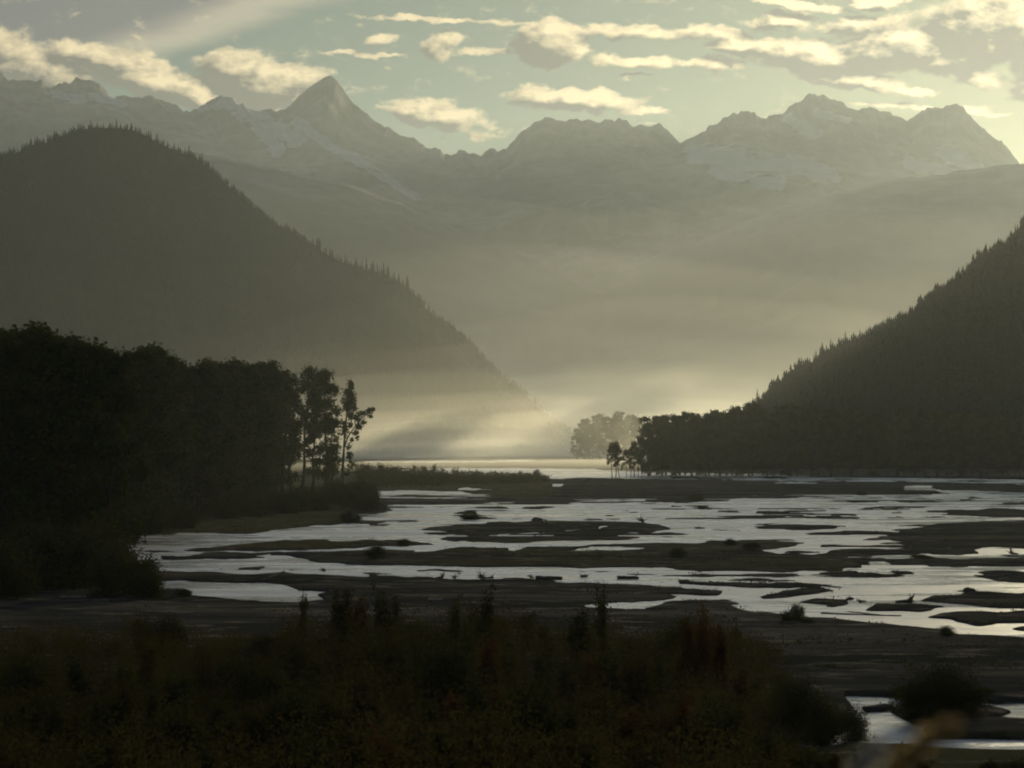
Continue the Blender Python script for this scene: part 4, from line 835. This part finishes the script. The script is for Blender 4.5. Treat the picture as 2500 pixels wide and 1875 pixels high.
for r, (dist, dy, n, x1) in enumerate(((125, 18, 30, 1660), (100, 75, 36, 1790), (82, 165, 38, 1850), (66, 270, 30, 1780))):
    for i, x in enumerate(np.linspace(-40, x1, n)):
        x += rngp.uniform(-16, 16); yt = line(FG, x) + dy + rngp.uniform(-20, 50); d = dist * rngp.uniform(.93, 1.07)
        if yt > 1640: continue
        q = rngp.random(); pool, kind, cat = (AU, "reddish brown autumn shrub", 'shrub') if (q < .16 or (1430 < x < 1640 and q < .5)) else ((SA, "dark olive leafy shrub", 'shrub') if q < .8 else (BU, "dark spreading willow bush", 'bush'))
        lb, gr = fg_label(x, r, kind)
        bush_at(pool, i + r, x, 0, yt, rngp.uniform(80, 120) * (100 / d) * (1.3 if pool is BU else .8), lb, cat, gr, 3.2, 1.6 if pool is not BU else 3.2, dist=d)
for x, yt, w, d, lb, pool in ((655, 1272, 40, 128, "thin dark sapling standing before the right end of the left pool", SA), (740, 1262, 62, 122, "bushy sapling right of the left pool", SA), (825, 1248, 60, 122, "tall olive sapling left of the foreground centre", SA), (1045, 1246, 66, 118, "tallest dark sapling near the centre of the foreground thicket", SA), (985, 1270, 55, 118, "pointed sapling just left of the tallest central one", SA),
        (1305, 1256, 34, 112, "thin dark sapling with a knob of leaves in front of the small pool", SA), (1515, 1272, 50, 105, "reddish twiggy sapling standing up in front of the main channel", AU), (1490, 1300, 60, 105, "rusty shrub just left of the reddish twiggy sapling", AU), (1560, 1318, 55, 105, "rusty shrub just right of the reddish twiggy sapling", AU)):
    bush_at(pool, int(x), x, 0, yt, w, lb, 'sapling' if pool is SA else 'shrub', None, 3.2, 1.5, dist=d)
for x, yb, yt, w, lb in ((2030, 1548, 1428, 170, "big rounded dark bush on the gravel island at the lower right"), (1985, 1552, 1468, 110, "left skirt bush of the big island bush"), (2085, 1552, 1465, 110, "right skirt bush of the big island bush"), (1845, 1590, 1515, 80, "bush on the right tip of the foreground thicket beside the stream"), (1780, 1600, 1490, 110, "dark bush just left of the thicket's right tip"), (1720, 1590, 1455, 120, "tall dark bush near the right end of the thicket"),
        (2045, 1372, 1350, 40, "thin twiggy shrub on the near shore seen against the water"), (1950, 1500, 1478, 60, "low tuft on the dark gravel left of the big island bush"), (2130, 1500, 1487, 50, "low tuft on the dark gravel right of the big island bush")):
    bush_at(NBU, int(x), x, yb, yt, w, lb)
for i, (x, yt, w, d, lb) in enumerate(((1800, 1618, 60, 78, "low dark shrub at the bottom edge left of the stream"), (1850, 1608, 40, 80, "spiky shrub in front of the stream at the bottom edge"), (1905, 1622, 60, 78, "low leafy shrub below the stream at the bottom edge"), (1940, 1603, 32, 80, "pointed little shrub before the bright stream"), (1880, 1632, 70, 76, "leafy shrub hugging the bottom edge under the stream"), (2120, 1636, 120, 80, "low brown shrub at the lower right corner"), (2200, 1634, 110, 80, "low brown shrub cut by the right edge at the bottom"), (1740, 1625, 90, 78, "dark shrub at the bottom edge left of the low stream shrubs"), (1990, 1636, 60, 78, "dark shrub behind the blurred grass plume"))):
    bush_at(SA, i, x, 0, yt, w, lb, 'shrub', None, 3.2, 1.6, dist=d)

def bar_growth():
    rng = np.random.default_rng(51); pts, sz = [], []
    n = 26000
    Y = 1190 + (1640 - 1190) * rng.random(n) ** 1.15; X = rng.uniform(150, 2560, n)
    b_ = np.array([G(x, y, .1) for x, y in zip(X, Y)]); h = ground_h(b_[:, 0], b_[:, 1]); f, w = mask_at(X, Y)
    dens = np.clip(fbm(b_[:, 0] / 25, b_[:, 1] / 40, 4, 77) * 2.2 + .1, .02, 1)
    keep = (h > .05) & (rng.random(n) < dens); b_ = b_[keep]; h = h[keep]; m = len(b_)
    r = rng.uniform(.04, .2, m) * (1 + 1.2 * (rng.random(m) < .08)) * np.interp(b_[:, 1], [120, 200, 400, 900], [.45, .7, 1, 1.8])
    k = 12; c = np.repeat(b_, k, 0); rr = np.repeat(r, k); c[:, 2] = np.repeat(h, k)
    o_ = rng.normal(size=(m * k, 3)) * rr[:, None] * np.array([2.2, 2.2, .5]); o_[:, 2] = np.abs(o_[:, 2])
    v, f = leaves(c + o_, 1.0, rng)
    ctr = np.repeat(c + o_, 4, 0); v = ctr + (v - ctr) * np.repeat(rr, 4)[:, None] * .45
    tag(link("low_bar_growth", mesh_np("low_bar_growth", v, f), None, M_SHRUBG), kind='stuff')
bar_growth()
# ------------------------------------------------------------------ driftwood and stones
def log_at(name, X, Y, length, rad, ang, label, m, stubs=2, lift=.0, bend=.1, cat='log', tilt=0.0):
    rad = rad * .6; length = length * .65
    rng = np.random.default_rng(int(X) + int(Y)); B = G(X, Y, .1); z = max(gh(B.x, B.y), 0.0) + rad * .75 + lift
    t = np.linspace(-.5, .5, 7); path = np.stack([t * length, bend * length * (t * t * 2) + rng.normal(0, .02, 7) * length * .3, tilt * t * length + rng.normal(0, .15, 7) * rad], -1)
    parts = [tube(path, np.linspace(1.1, .7, 7) * rad, 8)]
    for i in range(stubs):
        s_ = path[1 + i * 2 % 5]; v = rng.normal(size=3); v[2] = abs(v[2]) + .3; v /= np.linalg.norm(v)
        parts.append(tube([s_, s_ + v * rad * 2, s_ + v * rad * 4 + rng.normal(0, rad * .5, 3)], [rad * .35, rad * .2, rad * .06], 5))
    o = link(name, mesh_np(name, *merge(parts), True), None, m); o.location = (B.x, B.y, z); o.rotation_euler = (0, 0, ang); tag(o, label, cat); return o
def rootwad(X, Y, r, label, m=None):
    r = r * .42
    rng = np.random.default_rng(int(X)); B = G(X, Y, .1); parts = [tube([(-r * 1.6, 0, .1), (0, 0, .3 * r), (r * .3, 0, .5 * r)], [r * .16, r * .24, r * .3], 7)]
    for i in range(11):
        a = rng.uniform(0, 2 * PI); v = np.array([rng.uniform(-.2, .7), math.cos(a), math.sin(a) * .8 + .35]); c = np.array([r * .2, 0, .4 * r])
        parts.append(tube([c, c + v * r * .5, c + v * r * rng.uniform(.7, 1.1) + rng.normal(0, .1 * r, 3)], [r * .1, r * .06, r * .015], 5))
    o = link("driftwood_stump", mesh_np("driftwood_stump", *merge(parts), True), None, m or M_DRIFTD); o.location = (B.x, B.y, max(0, gh(B.x, B.y))); o.rotation_euler = (0, 0, rng.uniform(0, 6)); tag(o, label, 'driftwood')
log_at("drift_log", 1340, 1416, 3.6, .38, .02, "short thick dark log at the edge of the long channel, centre", M_DRIFTD, 0)
log_at("drift_log", 1533, 1411, 3.0, .3, .1, "dark snag lying out in the long channel right of centre", M_DRIFTD, 3)
log_at("drift_log", 1427, 1406, 1.2, .2, .6, "tiny snag in the long channel left of the dark one", M_DRIFTD, 3)
log_at("drift_log", 1708, 1289, 2.2, .22, .1, "small dark log in the bright water above the long gravel bar", M_DRIFTD, 2)
log_at("drift_log", 1652, 1236, 3.0, .22, 0, "short dark log far out in the upper shallows", M_DRIFTD, 1)
log_at("drift_log", 2101, 1498, 9, .09, -.45, "long thin pole lying in the water at the right, below the small island", M_DRIFTD, 0, bend=.02)
log_at("glint_log", 670, 1417, 3.2, .14, .5, "log coloured pale for sun glint, tilted up on the bar above the left pool", M_DRIFT, 2, tilt=.35, lift=.3)
log_at("glint_log", 306, 1452, 2.2, .14, .7, "log coloured bright for sun glint beside the left pool's far end", M_DRIFT, 1, tilt=.45, lift=.3)
log_at("glint_log", 180, 1462, 3.0, .12, .3, "dull pale log in the dark left of the bright one", M_DRIFT, 1)
log_at("glint_log", 1759, 1504, 1.3, .14, .6, "pale short log on the near shore left of the lone round bush", M_DRIFT, 1)
log_at("glint_log", 1062, 1467, 1.8, .1, .3, "small pale log on the dark gravel in the left centre", M_DRIFT, 1)
log_at("glint_log", 1150, 1457, 1.9, .1, .5, "small pale log right of the other on the dark gravel", M_DRIFT, 1)
rootwad(1176, 1412, 1.5, "tangled dark root wad on the shore of the long channel")
rootwad(1200, 1414, .9, "low dark stump just right of the tangled root wad")
rootwad(1078, 1411, 1.2, "splayed dark branches at the shoreline left of the root wad")
rootwad(1110, 1411, .9, "thin arching branches between the splayed branches and the root wad")
rootwad(1297, 1413, .9, "twiggy debris at the shoreline left of the short thick log")
rootwad(1122, 1400, .6, "little dark snag at the end of the thin sandbar in the channel")
rootwad(788, 1393, .9, "small dark stump in the left channel above the pool")
rootwad(1567, 1275, 2.2, "dark snag on the tip of the middle gravel bar")
rootwad(1432, 1177, 2.4, "snag in the shallows before the misty clump of trees")
rootwad(1640, 1166, 2.4, "snag in the far channel at the foot of the right bank woods")
rootwad(2220, 1475, 1.6, "dark driftwood heap peaking on the small right island")
rootwad(2470, 1353, 1.4, "snag in the bright water near the right edge")
def bare_branch(X, Y, X2, Y2, label):
    B = G(X2, Y2, .3); z = gh(B.x, B.y); q = lambda x, y, dd=0: np.array(P(x, y, B.y - dd)) - np.array((B.x, B.y, z))
    parts = [tube([q(X2, Y2), q((X + X2) / 2, (Y + Y2) / 2 + 2, .3), q(X, Y, .5)], [.06, .04, .012], 5), tube([q((X + X2) / 2, (Y + Y2) / 2 + 2, .3), q(X - 4, Y + 18, .8)], [.03, .01], 4)]
    o = link("bare_branch", mesh_np("bare_branch", *merge(parts)), None, M_DRIFTD); o.location = (B.x, B.y, z); tag(o, label, 'branch')
bare_branch(2158, 1718, 2215, 1742, "bare dead branch reaching left from the big island bush over the water")
def stone(X, Y, r, label):
    rng = np.random.default_rng(int(X * 3 + Y)); B = G(X, Y, .1); n, m_ = 10, 7
    ph = np.linspace(-PI / 2, PI / 2, m_); th = np.linspace(0, 2 * PI, n, endpoint=False); PH, TH_ = np.meshgrid(ph, th, indexing='ij')
    rr = r * (1 + .22 * np.sin(2 * TH_ + rng.uniform(0, 6)) + .15 * np.sin(3 * TH_ + 2 * PH + rng.uniform(0, 6)))
    V = np.stack([rr * np.cos(PH) * np.cos(TH_) * 1.3, rr * np.cos(PH) * np.sin(TH_), rr * .6 * np.sin(PH)], -1).reshape(-1, 3)
    i = np.arange(m_ - 1)[:, None] * n + np.arange(n)[None, :]; j = np.arange(m_ - 1)[:, None] * n + (np.arange(n)[None, :] + 1) % n
    o = link("boulder", mesh_np("boulder", V, [np.stack([i, j, j + n, i + n], -1).reshape(-1, 4)], True), None, M_DRIFTD); o.location = (B.x, B.y, max(0, gh(B.x, B.y)) + .2 * r); tag(o, label, 'boulder')
stone(2075, 1461, .22, "small dark boulder in the shallows left of the right island"); stone(2365, 1443, .35, "dark boulder at the upper tip of the lower right bar"); stone(1310, 1270, .6, "low boulder on the far edge of the middle gravel bar")
# ------------------------------------------------------------------ blurred grass plume close to the lens
def grass_stalk(pts_px, d, label, wpx, m):
    rng = np.random.default_rng(int(pts_px[0][0])); q = [np.array(P(x, y, d)) for x, y in pts_px]
    base = np.array((q[0][0] - .12, d, gh(q[0][0] - .12, d))); rel = [p - base for p in q]
    st = [np.zeros(3), rel[0] * .5 + np.array([-.02, 0, 0])] + rel
    root = empty("grass_stalk", tuple(base))
    link("stem", mesh_np("stem", *tube(st, np.linspace(.004, .0015, len(st)), 5)), root, m)
    pr = np.array(rel); tt = rng.uniform(0, 1, 420); ii = np.linspace(0, 1, len(pr))
    c = np.stack([np.interp(tt, ii, pr[:, k]) for k in range(3)], -1) + rng.normal(size=(420, 3)) * (wpx / F * d * .5 * np.sin(PI * np.clip(tt * .8 + .15, 0, 1)))[:, None]
    link("seed_head", mesh_np("seed_head", *leaves(c, .0045, rng)), root, m); tag(root, label, 'grass')
grass_stalk([(2170, 1890), (2215, 1850), (2255, 1815), (2300, 1785), (2345, 1765)], 1.9, "blurred tan grass plume close to the lens at the lower right", 24, M_GRASS)
M_GRASS2 = leaf_mat("pale_grass", (.3, .29, .26), (.4, .39, .35), .5, 6, .2)
grass_stalk([(2080, 1905), (2110, 1870), (2140, 1838), (2160, 1820)], 1.7, "blurred whitish grass plume left of the tan one at the bottom edge", 22, M_GRASS2)
